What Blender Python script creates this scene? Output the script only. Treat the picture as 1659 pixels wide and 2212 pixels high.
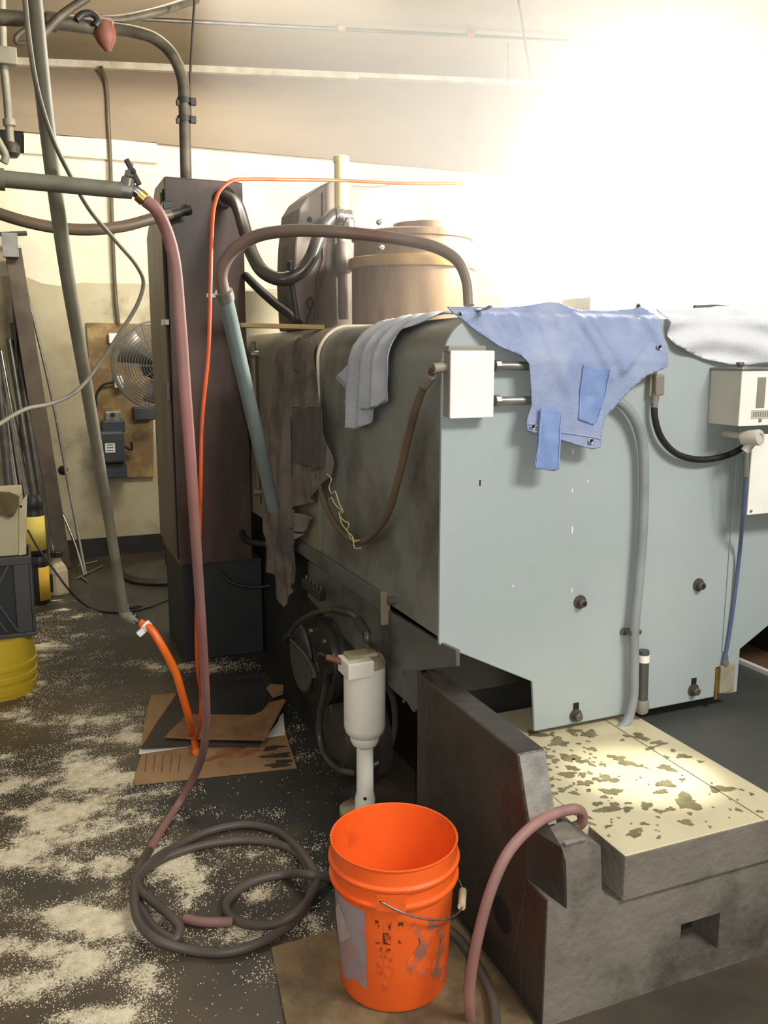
import bpy, bmesh, math, random
import numpy as np
from mathutils import Vector, Matrix, noise
from mathutils.geometry import delaunay_2d_cdt

random.seed(7); np.random.seed(7)
sc = bpy.context.scene
for o in list(bpy.data.objects): bpy.data.objects.remove(o)
COL = sc.collection

# ------------------------------------------------------------------ camera
FPX, PITCH, YAW, EYE = 1878.0, math.radians(10.1), math.radians(22.2), 1.5
FW = Vector((math.sin(YAW)*math.cos(PITCH), math.cos(YAW)*math.cos(PITCH), -math.sin(PITCH)))
RT = Vector((math.cos(YAW), -math.sin(YAW), 0)); UP = RT.cross(FW); EY = Vector((0, 0, EYE))
cd = bpy.data.cameras.new('camera'); cam = bpy.data.objects.new('camera', cd); COL.objects.link(cam)
cd.sensor_fit = 'VERTICAL'; cd.sensor_height = 36; cd.lens = 36*FPX/2212; cd.clip_start = .05
cam.matrix_world = Matrix(((RT.x, UP.x, -FW.x, 0), (RT.y, UP.y, -FW.y, 0), (RT.z, UP.z, -FW.z, EYE), (0, 0, 0, 1)))
sc.camera = cam

# ------------------------------------------------------------------ world, lights, exposure
sc.view_settings.view_transform = 'Standard'; sc.view_settings.look = 'None'
sc.view_settings.gamma = 1; sc.view_settings.exposure = 0.0; sc.view_settings.use_curve_mapping = False
W = bpy.data.worlds.new('world'); sc.world = W; W.use_nodes = True
W.node_tree.nodes['Background'].inputs[0].default_value = (1.0, .95, .86, 1)
W.node_tree.nodes['Background'].inputs[1].default_value = 0.42
def light(name, kind, loc, target, energy, color=(1, 1, 1), size=1.0, sy=None, spot=None, blend=.5):
    l = bpy.data.lights.new(name, kind); l.energy = energy; l.color = color
    if kind == 'AREA':
        l.size = size
        if sy: l.shape = 'RECTANGLE'; l.size_y = sy
    else: l.shadow_soft_size = size
    if spot: l.spot_size = spot; l.spot_blend = blend
    o = bpy.data.objects.new(name, l); COL.objects.link(o); o.location = loc
    o.rotation_euler = (Vector(target)-Vector(loc)).to_track_quat('-Z', 'Y').to_euler()
    return o
light('ceiling_tube_lamp', 'AREA', (2.2, -.6, 3.3), (1.2, 2.2, .8), 110, (1, .98, .93), 1.3, .5)
light('rear_tube_lamp', 'AREA', (1.3, 4.9, 3.75), (1.0, 6.6, 1.3), 85, (1, .94, .82), 1.6, .4)
light('machine_work_lamp', 'SPOT', (2.1, 1.2, 1.75), (1.49, 1.76, .39), 230, (1, .97, .86), .03, spot=math.radians(15), blend=.9)
light('phone_flash', 'SPOT', (.03, .0, 1.53), (.75, 1.85, .75), 85, (1, .98, .94), .03, spot=math.radians(85), blend=1)
GLARE_LAMP = (2.27, 2.82, 2.2)
light('added_glare_lamp', 'POINT', GLARE_LAMP, (2.27, 2.82, 0), 400, (1, .96, .87), .13)  # added lamp, placed to wash the drum and upper right out in glare

# ------------------------------------------------------------------ helpers
def on(x, y, ax, v):
    d = FW + RT*((x-829.5)/FPX) - UP*((y-1106)/FPX)
    t = (v-EY[ax])/d[ax]
    return EY + d*t
def PX(x, y, v): return on(x, y, 0, v)
def PY(x, y, v): return on(x, y, 1, v)
def PZ(x, y, v=0.0): return on(x, y, 2, v)
def to_px(P):
    d = Vector(P)-EY; z = d.dot(FW)
    return 829.5+FPX*d.dot(RT)/z, 1106-FPX*d.dot(UP)/z
def srgb(h):
    if isinstance(h, str): h = [int(h[i:i+2], 16) for i in (0, 2, 4)]
    return tuple((c/255/12.92 if c/255 <= .04045 else ((c/255+.055)/1.055)**2.4) for c in h)+(1.0,)

def mat(name, c1, c2=None, rough=.6, metal=0.0, scale=6.0, bump=.0, dirt=None, dirt_amt=.0, dscale=3.0, stretch=(1, 1, 1), bscale=40, emit=None, estr=0, spec=.5, contrast=(.35, .65)):
    m = bpy.data.materials.new(name); m.use_nodes = True
    nt = m.node_tree; N = nt.nodes; L = nt.links; B = N['Principled BSDF']
    B.inputs['Roughness'].default_value = rough; B.inputs['Metallic'].default_value = metal
    B.inputs['Specular IOR Level'].default_value = spec
    tc = N.new('ShaderNodeTexCoord'); mp = N.new('ShaderNodeMapping'); mp.inputs['Scale'].default_value = stretch
    L.new(tc.outputs['Object'], mp.inputs['Vector'])
    n = N.new('ShaderNodeTexNoise'); n.inputs['Scale'].default_value = scale; n.inputs['Detail'].default_value = 6
    L.new(mp.outputs[0], n.inputs['Vector'])
    r = N.new('ShaderNodeValToRGB'); r.color_ramp.elements[0].position, r.color_ramp.elements[1].position = contrast
    r.color_ramp.elements[0].color = srgb(c1); r.color_ramp.elements[1].color = srgb(c2 or c1)
    L.new(n.outputs['Fac'], r.inputs[0]); out = r.outputs[0]
    if dirt:
        n2 = N.new('ShaderNodeTexNoise'); n2.inputs['Scale'].default_value = dscale; n2.inputs['Detail'].default_value = 8; n2.inputs['Roughness'].default_value = .65
        L.new(mp.outputs[0], n2.inputs['Vector'])
        r2 = N.new('ShaderNodeValToRGB'); r2.color_ramp.elements[0].position = 1-dirt_amt-.12; r2.color_ramp.elements[1].position = 1-dirt_amt+.12
        L.new(n2.outputs['Fac'], r2.inputs[0])
        mx = N.new('ShaderNodeMix'); mx.data_type = 'RGBA'
        L.new(r2.outputs[0], mx.inputs['Factor']); L.new(out, mx.inputs['A']); mx.inputs['B'].default_value = srgb(dirt); out = mx.outputs['Result']
    L.new(out, B.inputs['Base Color'])
    if bump:
        n3 = N.new('ShaderNodeTexNoise'); n3.inputs['Scale'].default_value = bscale; n3.inputs['Detail'].default_value = 4
        L.new(mp.outputs[0], n3.inputs['Vector'])
        b = N.new('ShaderNodeBump'); b.inputs['Strength'].default_value = bump; b.inputs['Distance'].default_value = .01
        L.new(n3.outputs['Fac'], b.inputs['Height']); L.new(b.outputs[0], B.inputs['Normal'])
    if emit: B.inputs['Emission Color'].default_value = srgb(emit); B.inputs['Emission Strength'].default_value = estr
    return m

ORG = {}
def thing(name, label, cat, loc=(0, 0, 0), group=None):
    o = bpy.data.objects.new(name, None); COL.objects.link(o); o.location = loc; ORG[o] = Vector(loc); o.empty_display_size = .05
    o['label'] = label; o['category'] = cat
    if group: o['group'] = group
    return o
def tag(o, label, cat, group=None):
    o['label'] = label; o['category'] = cat
    if group: o['group'] = group
    return o
def struct(o): o['kind'] = 'structure'; return o
def mk(name, verts, faces, m, parent=None, smooth=False, loc=None, autos=None):
    """one mesh object; verts in world space"""
    if parent is not None: og = ORG[parent]
    else:
        if loc is None:
            a = np.array([tuple(v) for v in verts]); loc = ((a[:, 0].min()+a[:, 0].max())/2, (a[:, 1].min()+a[:, 1].max())/2, a[:, 2].min())
        og = Vector(loc)
    me = bpy.data.meshes.new(name)
    me.from_pydata([tuple(Vector(v)-og) for v in verts], [], faces); me.update()
    bm = bmesh.new(); bm.from_mesh(me); bmesh.ops.recalc_face_normals(bm, faces=bm.faces); bm.to_mesh(me); bm.free()
    if isinstance(m, (list, tuple)):
        for q in m: me.materials.append(q)
    else: me.materials.append(m)
    if smooth: me.shade_smooth()
    o = bpy.data.objects.new(name, me); COL.objects.link(o); ORG[o] = og
    if parent is not None: o.parent = parent
    else: o.location = og
    if autos is not None:
        me.shade_smooth(); me.set_sharp_from_angle(angle=math.radians(autos))
    return o
def box_g(lo, hi):
    x0, y0, z0 = lo; x1, y1, z1 = hi
    v = [(x0, y0, z0), (x1, y0, z0), (x1, y1, z0), (x0, y1, z0), (x0, y0, z1), (x1, y0, z1), (x1, y1, z1), (x0, y1, z1)]
    return v, [(0, 3, 2, 1), (4, 5, 6, 7), (0, 1, 5, 4), (1, 2, 6, 5), (2, 3, 7, 6), (3, 0, 4, 7)]
def bevel(o, w=.004, seg=2):
    md = o.modifiers.new('bevel', 'BEVEL'); md.width = w; md.segments = seg; md.limit_method = 'ANGLE'; return o
def box(name, lo, hi, m, parent=None, bv=.004):
    v, f = box_g(lo, hi); o = mk(name, v, f, m, parent)
    return bevel(o, bv) if bv else o
def obox(name, c, ax, hs, m, parent=None, bv=.003):
    """oriented box: centre, three axes, half sizes"""
    c = Vector(c); A = [Vector(a).normalized() for a in ax]
    v, f = box_g((-1, -1, -1), (1, 1, 1))
    v = [c+A[0]*p[0]*hs[0]+A[1]*p[1]*hs[1]+A[2]*p[2]*hs[2] for p in v]
    o = mk(name, v, f, m, parent); return bevel(o, bv) if bv else o
def prism(name, pts, d, m, parent=None, bv=0.0, autos=None):
    """polygon (3d points) extruded by vector d"""
    n = len(pts); d = Vector(d); v = [Vector(p) for p in pts]+[Vector(p)+d for p in pts]
    f = [tuple(range(n)), tuple(range(2*n-1, n-1, -1))]+[(i, (i+1) % n, (i+1) % n+n, i+n) for i in range(n)]
    o = mk(name, v, f, m, parent, autos=autos); return bevel(o, bv) if bv else o
def frame_axes(a):
    a = Vector(a).normalized(); t = Vector((0, 0, 1)) if abs(a.z) < .9 else Vector((1, 0, 0))
    u = a.cross(t).normalized(); return u, u.cross(a).normalized(), a
def lathe(name, prof, c, m, parent=None, axis=(0, 0, 1), n=40, autos=35, caps=True):
    """prof: (r, h) list along axis from c"""
    c = Vector(c); u, w, a = frame_axes(axis); v = []; f = []
    for r, h in prof:
        for i in range(n):
            t = 2*math.pi*i/n; v.append(c+a*h+(u*math.cos(t)+w*math.sin(t))*max(r, 1e-4))
    for k in range(len(prof)-1):
        for i in range(n):
            j = (i+1) % n; f.append((k*n+i, k*n+j, (k+1)*n+j, (k+1)*n+i))
    if caps: f.append(tuple(range(n-1, -1, -1))); f.append(tuple((len(prof)-1)*n+i for i in range(n)))
    return mk(name, v, f, m, parent, autos=autos)
def cyl(name, a, b, r, m, parent=None, n=20, r2=None):
    a = Vector(a); b = Vector(b); return lathe(name, [(r, 0), (r if r2 is None else r2, (b-a).length)], a, m, parent, b-a, n)
def crom(pts, sub=8):
    P = [Vector(p) for p in pts]
    if len(P) < 3: return P
    Q = [P[0]*2-P[1]]+P+[P[-1]*2-P[-2]]; out = []
    for i in range(1, len(Q)-2):
        p0, p1, p2, p3 = Q[i-1:i+3]
        t1 = max((p1-p0).length, 1e-5)**.5; t2 = t1+max((p2-p1).length, 1e-5)**.5; t3 = t2+max((p3-p2).length, 1e-5)**.5
        for k in range(sub):
            t = t1+(t2-t1)*k/sub
            A1 = p0*((t1-t)/t1)+p1*(t/t1); A2 = p1*((t2-t)/(t2-t1))+p2*((t-t1)/(t2-t1)); A3 = p2*((t3-t)/(t3-t2))+p3*((t-t2)/(t3-t2))
            B1 = A1*((t2-t)/t2)+A2*(t/t2); B2 = A2*((t3-t)/(t3-t1))+A3*((t-t1)/(t3-t1))
            out.append(B1*((t2-t)/(t2-t1))+B2*((t-t1)/(t2-t1)))
    return out+[P[-1]]
def tube_g(pts, r, n=12, sub=8):
    C = crom(pts, sub); m = len(C); v = []; f = []
    T = [(C[min(i+1, m-1)]-C[max(i-1, 0)]).normalized() for i in range(m)]
    u = frame_axes(T[0])[0]
    for i in range(m):
        u = (u-T[i]*u.dot(T[i])).normalized(); w = T[i].cross(u)
        rr = r if not isinstance(r, (list, tuple)) else r[0]+(r[1]-r[0])*i/(m-1)
        for k in range(n):
            t = 2*math.pi*k/n; v.append(C[i]+(u*math.cos(t)+w*math.sin(t))*rr)
    for i in range(m-1):
        for k in range(n):
            j = (k+1) % n; f.append((i*n+k, i*n+j, (i+1)*n+j, (i+1)*n+k))
    f.append(tuple(range(n-1, -1, -1))); f.append(tuple((m-1)*n+k for k in range(n)))
    return v, f
def tube(name, pts, r, m, parent=None, n=12, sub=8):
    v, f = tube_g(pts, r, n, sub); return mk(name, v, f, m, parent, autos=50)
def join_g(*gs):
    V = []; F = []
    for v, f in gs:
        b = len(V); V += list(v); F += [tuple(i+b for i in q) for q in f]
    return V, F
def cloth(name, outline, fn, m, parent=None, step=.012, thick=.002, sub=1):
    """outline in 2d (metres); fn maps (a, b) to a 3d point"""
    P = [Vector(p) for p in outline]; E = []
    D = []
    for i, p in enumerate(P):
        q = P[(i+1) % len(P)]; k = max(1, int((q-p).length/step))
        for j in range(k): D.append(p.lerp(q, j/k))
    nb = len(D); E = [(i, (i+1) % nb) for i in range(nb)]
    x0 = min(p.x for p in P); x1 = max(p.x for p in P); y0 = min(p.y for p in P); y1 = max(p.y for p in P)
    def inside(x, y):
        c = False
        for i in range(len(P)):
            a, b = P[i], P[i-1]
            if (a.y > y) != (b.y > y) and x < (b.x-a.x)*(y-a.y)/(b.y-a.y)+a.x: c = not c
        return c
    yy = y0
    row = 0
    while yy < y1:
        xx = x0+(step/2 if row % 2 else 0)
        while xx < x1:
            if inside(xx, yy): D.append(Vector((xx, yy)))
            xx += step
        yy += step*.87; row += 1
    vs, es, fs, *_ = delaunay_2d_cdt(D, E, [], 1, 1e-5)
    v3 = [fn(p.x, p.y) for p in vs]
    o = mk(name, v3, [tuple(q) for q in fs], m, parent, smooth=True)
    s = o.modifiers.new('thickness', 'SOLIDIFY'); s.thickness = thick; s.offset = 0
    return o

# ------------------------------------------------------------------ materials
M = {}
M['wall'] = mat('wall_paint', 'f3ecd2', 'e6dcbc', .85, scale=2.5, dirt='b7a47c', dirt_amt=.30, dscale=1.6, bump=.15, bscale=12)
M['wall_low'] = mat('wall_paint_old', 'cfc5a6', 'b8ac8c', .85, scale=2.5, dirt='7d745c', dirt_amt=.36, dscale=2.2, bump=.3, bscale=9)
M['skirt'] = mat('skirting_black', '3c3a36', '2c2a27', .7, dirt='6b6557', dirt_amt=.3)
M['tan'] = mat('ceiling_tan', '9c8a72', '8b7a64', .75, scale=1.2, dirt='75654f', dirt_amt=.34, dscale=1.3, stretch=(.5, 1, 2))
M['tan2'] = mat('ceiling_tan_upper', '99886f', '87775f', .75, scale=1.2, dirt='71634f', dirt_amt=.3, dscale=.9, stretch=(.6, 1, 1))
M['strip'] = mat('white_strip', 'f4ead2', 'd9caa9', .6, scale=9, dirt='8b7556', dirt_amt=.28, dscale=8)
M['steel_dark'] = mat('dark_steel', '4b4640', '39352f', .5, .3, scale=7, dirt='6d5a47', dirt_amt=.3, dscale=5)
M['pipe'] = mat('old_pipe', '6a6152', '4f4839', .55, .25, scale=14, dirt='39332a', dirt_amt=.36, dscale=9)
M['pipe_grey'] = mat('grey_pipe', '87826f', '777263', .6, .15, scale=10, dirt='4a463f', dirt_amt=.32, dscale=9)
M['chrome'] = mat('bright_metal', 'c9c5bb', 'a7a298', .22, 1.0, scale=12)
M['brass'] = mat('brass', 'b59b56', '8d7438', .35, .9, scale=20)
M['galv'] = mat('galvanised', 'a6a49d', '8d8b84', .4, .7, scale=14)
M['black'] = mat('black_rubber', '24221f', '1b1a18', .5, scale=12)
M['blackpl'] = mat('black_plastic', '2b2b2b', '222222', .4, scale=10)
M['redhose'] = mat('red_hose', 'a5776f', '8d5a54', .62, scale=3.2, dirt='75625a', dirt_amt=.46, dscale=1.9)
M['coil'] = mat('coil_hose', '4d4640', '5a5049', .5, scale=7, dirt='8b4a44', dirt_amt=.27, dscale=2.2)
M['orange'] = mat('orange_hose', 'f37522', 'd9541c', .38, scale=5, dirt='8a3a18', dirt_amt=.33, dscale=5)
M['orangethin'] = mat('orange_tubing', 'dd5a2c', 'b5431f', .35, scale=6, dirt='7a3420', dirt_amt=.32, dscale=5)
M['brownhose'] = mat('brown_hose', '6b5b45', '57493a', .45, scale=8)
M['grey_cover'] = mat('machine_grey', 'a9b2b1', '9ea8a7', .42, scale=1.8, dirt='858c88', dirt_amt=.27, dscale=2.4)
M['grey_side'] = mat('machine_grey_oily_shaded', '80827b', '70726a', .36, scale=2.2, dirt='3b342c', dirt_amt=.40, dscale=2.2)  # base darkened to paint in the side's shade; brown patches are grease
M['olive'] = mat('olive_cover', '8c8470', '7d7563', .45, scale=3, dirt='514a3e', dirt_amt=.33, dscale=3)
M['skirt_panel'] = mat('skirt_grey', '64665f', '54564f', .45, scale=4, dirt='2d2b28', dirt_amt=.4, dscale=3)
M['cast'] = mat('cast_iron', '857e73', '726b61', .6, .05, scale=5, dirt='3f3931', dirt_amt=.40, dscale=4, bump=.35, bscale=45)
M['cast_side'] = mat('cast_iron_dark', '4a433b', '3b352e', .42, .15, scale=4, dirt='2a241f', dirt_amt=.42, dscale=3, bump=.3, bscale=35)  # darker, smoother tone of the casting for its sides
M['guard'] = mat('guard_grey', '545550', '4b4c48', .5, .1, scale=4)
M['table'] = mat('table_cream', 'd2c7a4', 'c6b994', .4, scale=4, dirt='b5a67e', dirt_amt=.34, dscale=3)
M['spot'] = mat('oil_spot', '857b58', '6c6448', .4, scale=30)
M['worn'] = mat('worn_steel', 'b3aea5', '96918a', .35, .6, scale=25, bump=.12, bscale=110)
M['interior_dark'] = mat('dark_interior', '2a2824', '1f1d1a', .5, scale=6)  # near-black tone for the saddle and slide parts
M['white'] = mat('white_paint', 'f4f2ea', 'e9e6da', .45, scale=6, dirt='c9bfa6', dirt_amt=.22, dscale=7)
M['boxside'] = mat('box_grey', '8f897c', '807a6d', .5, scale=6)
M['ctrl'] = mat('control_box_grey', 'cfc9bb', 'bfb9aa', .45, .1, scale=5)
M['pump'] = mat('pump_white', 'f7f3e4', 'efead8', .4, scale=5, dirt='a08f68', dirt_amt=.24, dscale=9)
M['pumptop'] = mat('pump_top_dirty', 'b9ad8a', '8e8262', .6, scale=12, dirt='5b5038', dirt_amt=.4, dscale=9)
M['bucket'] = mat('bucket_orange', 'f56826', 'ee5e1e', .42, scale=5, dirt='b04c2a', dirt_amt=.31, dscale=7)
M['bucketdirt'] = mat('bucket_smear', '9a6450', 'f06423', .55, scale=26, contrast=(.44, .58))
M['print'] = mat('bucket_print', '62290f', 'f06423', .55, scale=70, contrast=(.46, .56))
M['fadedprint'] = mat('faded_print', 'c94f1e', 'f06423', .55, scale=50, contrast=(.40, .60))
M['label'] = mat('bucket_label', '8f7f80', 'a08f90', .6, scale=12, dirt='c8613c', dirt_amt=.40, dscale=9)
M['labelw'] = mat('label_white', 'c9b7b4', 'b5a09c', .6, scale=14, dirt='8a6a60', dirt_amt=.35, dscale=12)
M['wire'] = mat('wire_metal', '9a8f86', '7f756d', .4, .7, scale=20)
M['card'] = mat('cardboard', '8d6a44', '7c5b39', .8, scale=6, dirt='4d3823', dirt_amt=.34, dscale=6)
M['card2'] = mat('cardboard_pale', 'a0805a', '8f704b', .8, scale=6, dirt='4a3826', dirt_amt=.30, dscale=7)
M['cardwet'] = mat('cardboard_wet', '3f362d', '2f2924', .55, scale=5, dirt='574634', dirt_amt=.33, dscale=4)
M['cardred'] = mat('red_stain', '84412a', '8d6a44', .7, scale=20)
M['inkline'] = mat('ink_line', '5d4630', '5d4630', .8)
M['matt'] = mat('floor_board', '85704f', '6d5b40', .75, scale=5, dirt='4a3d2b', dirt_amt=.42, dscale=5, bump=.2)
M['denim'] = mat('denim_blue', '8f9bb8', '828fb0', .9, scale=14, dirt='9fa8bd', dirt_amt=.40, dscale=5, bump=.25, bscale=160)
M['denimd'] = mat('denim_strap', '7d93bf', '6f86b4', .9, scale=18, dirt='98a7c6', dirt_amt=.34, dscale=14, bump=.25, bscale=160)
M['stitch'] = mat('denim_stitch', 'a9b8d4', '93a5c6', .9, scale=60)
M['rag'] = mat('rag_grey_blue', 'b3b6ba', 'a3a7ad', .9, scale=10, bump=.2, bscale=140)
M['ragw'] = mat('rag_white', 'd6d7da', 'c8cace', .9, scale=8, bump=.2, bscale=120)
M['apron'] = mat('dark_apron', '7a6f65', '6a6057', .9, scale=8, dirt='44423f', dirt_amt=.42, dscale=4, bump=.25, bscale=120)
M['apron_dark'] = mat('dark_apron_pocket', '5b5650', '4d4944', .9, scale=8, bump=.25, bscale=120)
M['ragedge'] = mat('rag_edge', '8a909c', '7d8390', .9)
M['yellowwire'] = mat('yellow_wire', 'e9e0a0', 'c6ba6c', .4, scale=9)
M['cabinet'] = mat('cabinet_brown', '644d42', '554138', .42, .1, scale=2, dirt='33291f', dirt_amt=.42, dscale=1.8, stretch=(2, 2, .5))
M['cabside'] = mat('cabinet_side', '7a6e5c', '6c6151', .45, .1, scale=2, dirt='4f463a', dirt_amt=.35, dscale=2, stretch=(2, 2, .5))
M['plinth'] = mat('plinth_black', '303335', '25282a', .5, scale=3)
M['plywood'] = mat('plywood', '8f7650', '735c3c', .75, scale=4, dirt='b39a66', dirt_amt=.38, dscale=7)
M['xfmr'] = mat('transformer_slate', '434850', '3a3f46', .5, scale=8)
M['fan'] = mat('fan_wire', '8d8d88', '7d7d78', .4, .6)
M['fanblade'] = mat('fan_blade', 'aaa79c', '98958a', .4, .3)
M['bar'] = mat('steel_bar', '5d5a54', '47443f', .4, .6, scale=12)
M['barbright'] = mat('bright_bar', 'b9b6ae', '9d9a93', .28, .9, scale=14)
M['beam'] = mat('rusty_beam', '6b5f50', '594e42', .6, .2, scale=6, dirt='463d33', dirt_amt=.35)
M['yellow'] = mat('yellow_plastic', 'd9bb38', 'cbab2c', .4, scale=4, dirt='a58a1c', dirt_amt=.27, dscale=5)
M['yellowlabel'] = mat('yellow_label', 'ecd96a', 'e2c850', .6, scale=9)
M['amberlabel'] = mat('amber_label', 'e3b73c', 'd6a72c', .6, scale=9)
M['crate'] = mat('crate_grey', '4d4d4b', '434341', .5, scale=6)
M['beige'] = mat('beige_box', 'c2b896', 'b4aa88', .6, scale=3)
M['cloth_olive'] = mat('olive_rag', '6f6440', '5f5636', .9, scale=8)
M['jug'] = mat('jug_cream', 'd2c6a2', 'c2b48c', .5, scale=5, dirt='8f8261', dirt_amt=.33)
M['greenjug'] = mat('jug_green', '2d3a2e', '243026', .5)
M['column'] = mat('column_grey', '7d7063', '695d51', .5, .1, scale=2.5, dirt='4d433a', dirt_amt=.40, dscale=2.6, stretch=(2, 2, .6))
M['bronze'] = mat('bronze_drum', '8d7050', '74593d', .42, .45, scale=6, dirt='5a4530', dirt_amt=.40, dscale=8, stretch=(2, 2, .4))
M['bronzerim'] = mat('bronze_rim', 'b08d56', '987646', .4, .4, scale=9)
M['creamtube'] = mat('cream_tube', 'e3cf94', 'd8c284', .4, scale=8, dirt='a88c50', dirt_amt=.25)
M['oilhose'] = mat('oily_hose', '4a443e', '3a352f', .3, scale=8)
M['greyhose'] = mat('grey_hose', '7a6a5c', '6a5a4e', .45, scale=3, dirt='7a4a38', dirt_amt=.35, dscale=3)
M['pvc'] = mat('pvc_grey_blue', '7d8b88', '707d7a', .35, scale=7)
M['wood'] = mat('wood_slat', 'b59a6a', '9f8354', .7, scale=6, stretch=(1, 1, 6))
M['flexgrey'] = mat('flex_conduit', '96999a', '86898a', .45, scale=8)
M['blue'] = mat('blue_tubing', '5a6784', '4d5a78', .4, scale=6)
M['brownbox'] = mat('brown_wood', '7d6048', '6b4f3a', .7, scale=6)
M['motor'] = mat('motor_black', '35332f', '262421', .35, .2, scale=8)
M['discgrey'] = mat('disc_grey', '5c5d58', '4d4e4a', .5, .2, scale=6)
M['rustred'] = mat('red_cap', '8d5644', '76452f', .6, scale=9)
M['grain'] = mat('absorbent_grain', 'efe5ca', 'd3c5a2', .9, scale=40)
M['pane'] = mat('window_daylight', 'ffffff', 'ffffff', .5, emit='fffdf4', estr=9)
M['bolt'] = mat('bolt_steel', '6f675c', '564f45', .45, .5, scale=30)
M['rustplate'] = mat('plate_rusty', 'a49c86', '8c846e', .55, .1, scale=12, dirt='6d5f48', dirt_amt=.33, dscale=12)
M['darkhole'] = mat('hole_black', '151412', '100f0e', .8)

# ------------------------------------------------------------------ room
YW = 6.85
# absorbent spill layout on the floor (authored as patches, kept as a fixed floor pattern)
SP = [(100, 1335, 55, 35, .55), (95, 1400, 75, 40, .45), (100, 1470, 80, 45, .45), (60, 1545, 130, 24, .5), (190, 1560, 150, 22, .62), (265, 1590, 70, 20, .72), (290, 1545, 40, 25, .45),
      (90, 1690, 120, 40, .8), (200, 1690, 90, 50, .85), (150, 1780, 120, 70, .95), (80, 1850, 110, 45, .75), (300, 1790, 80, 45, .5), (240, 1880, 60, 55, .7), (375, 1890, 55, 50, .85), (400, 1940, 45, 35, .75),
      (200, 1985, 130, 35, .9), (285, 1960, 45, 60, .8), (60, 2045, 90, 28, .75), (220, 2090, 110, 36, .65), (280, 2110, 55, 40, .85), (70, 2130, 100, 45, .55), (215, 2195, 80, 22, .8), (540, 1850, 120, 35, .38), (500, 2005, 90, 30, .62), (575, 1940, 50, 25, .5), (590, 2080, 60, 25, .35),
      (440, 1442, 75, 11, .7), (345, 1440, 40, 10, .5), (645, 1590, 26, 40, .42), (350, 1850, 70, 30, .55), (20, 1950, 60, 40, .6), (330, 1700, 60, 30, .35), (620, 1970, 50, 30, .3), (680, 2010, 30, 20, .3), (0, 1640, 60, 30, .5), (480, 1760, 90, 18, .2)]
def spill(x, y):
    p, q = to_px((x, y, 0)); s = 0.0
    for cx, cy, rx, ry, w in SP:
        d = ((p-cx)/rx)**2+((q-cy)/ry)**2
        if d < 6: s = max(s, w*math.exp(-d*.55))
    n = noise.fractal(Vector((x*5.5, y*8.5, 1.3)), .8, 2.2, 6)
    return max(0.0, min(1.0, s*.86+.50*n*(s > .04)-.04))
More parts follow.
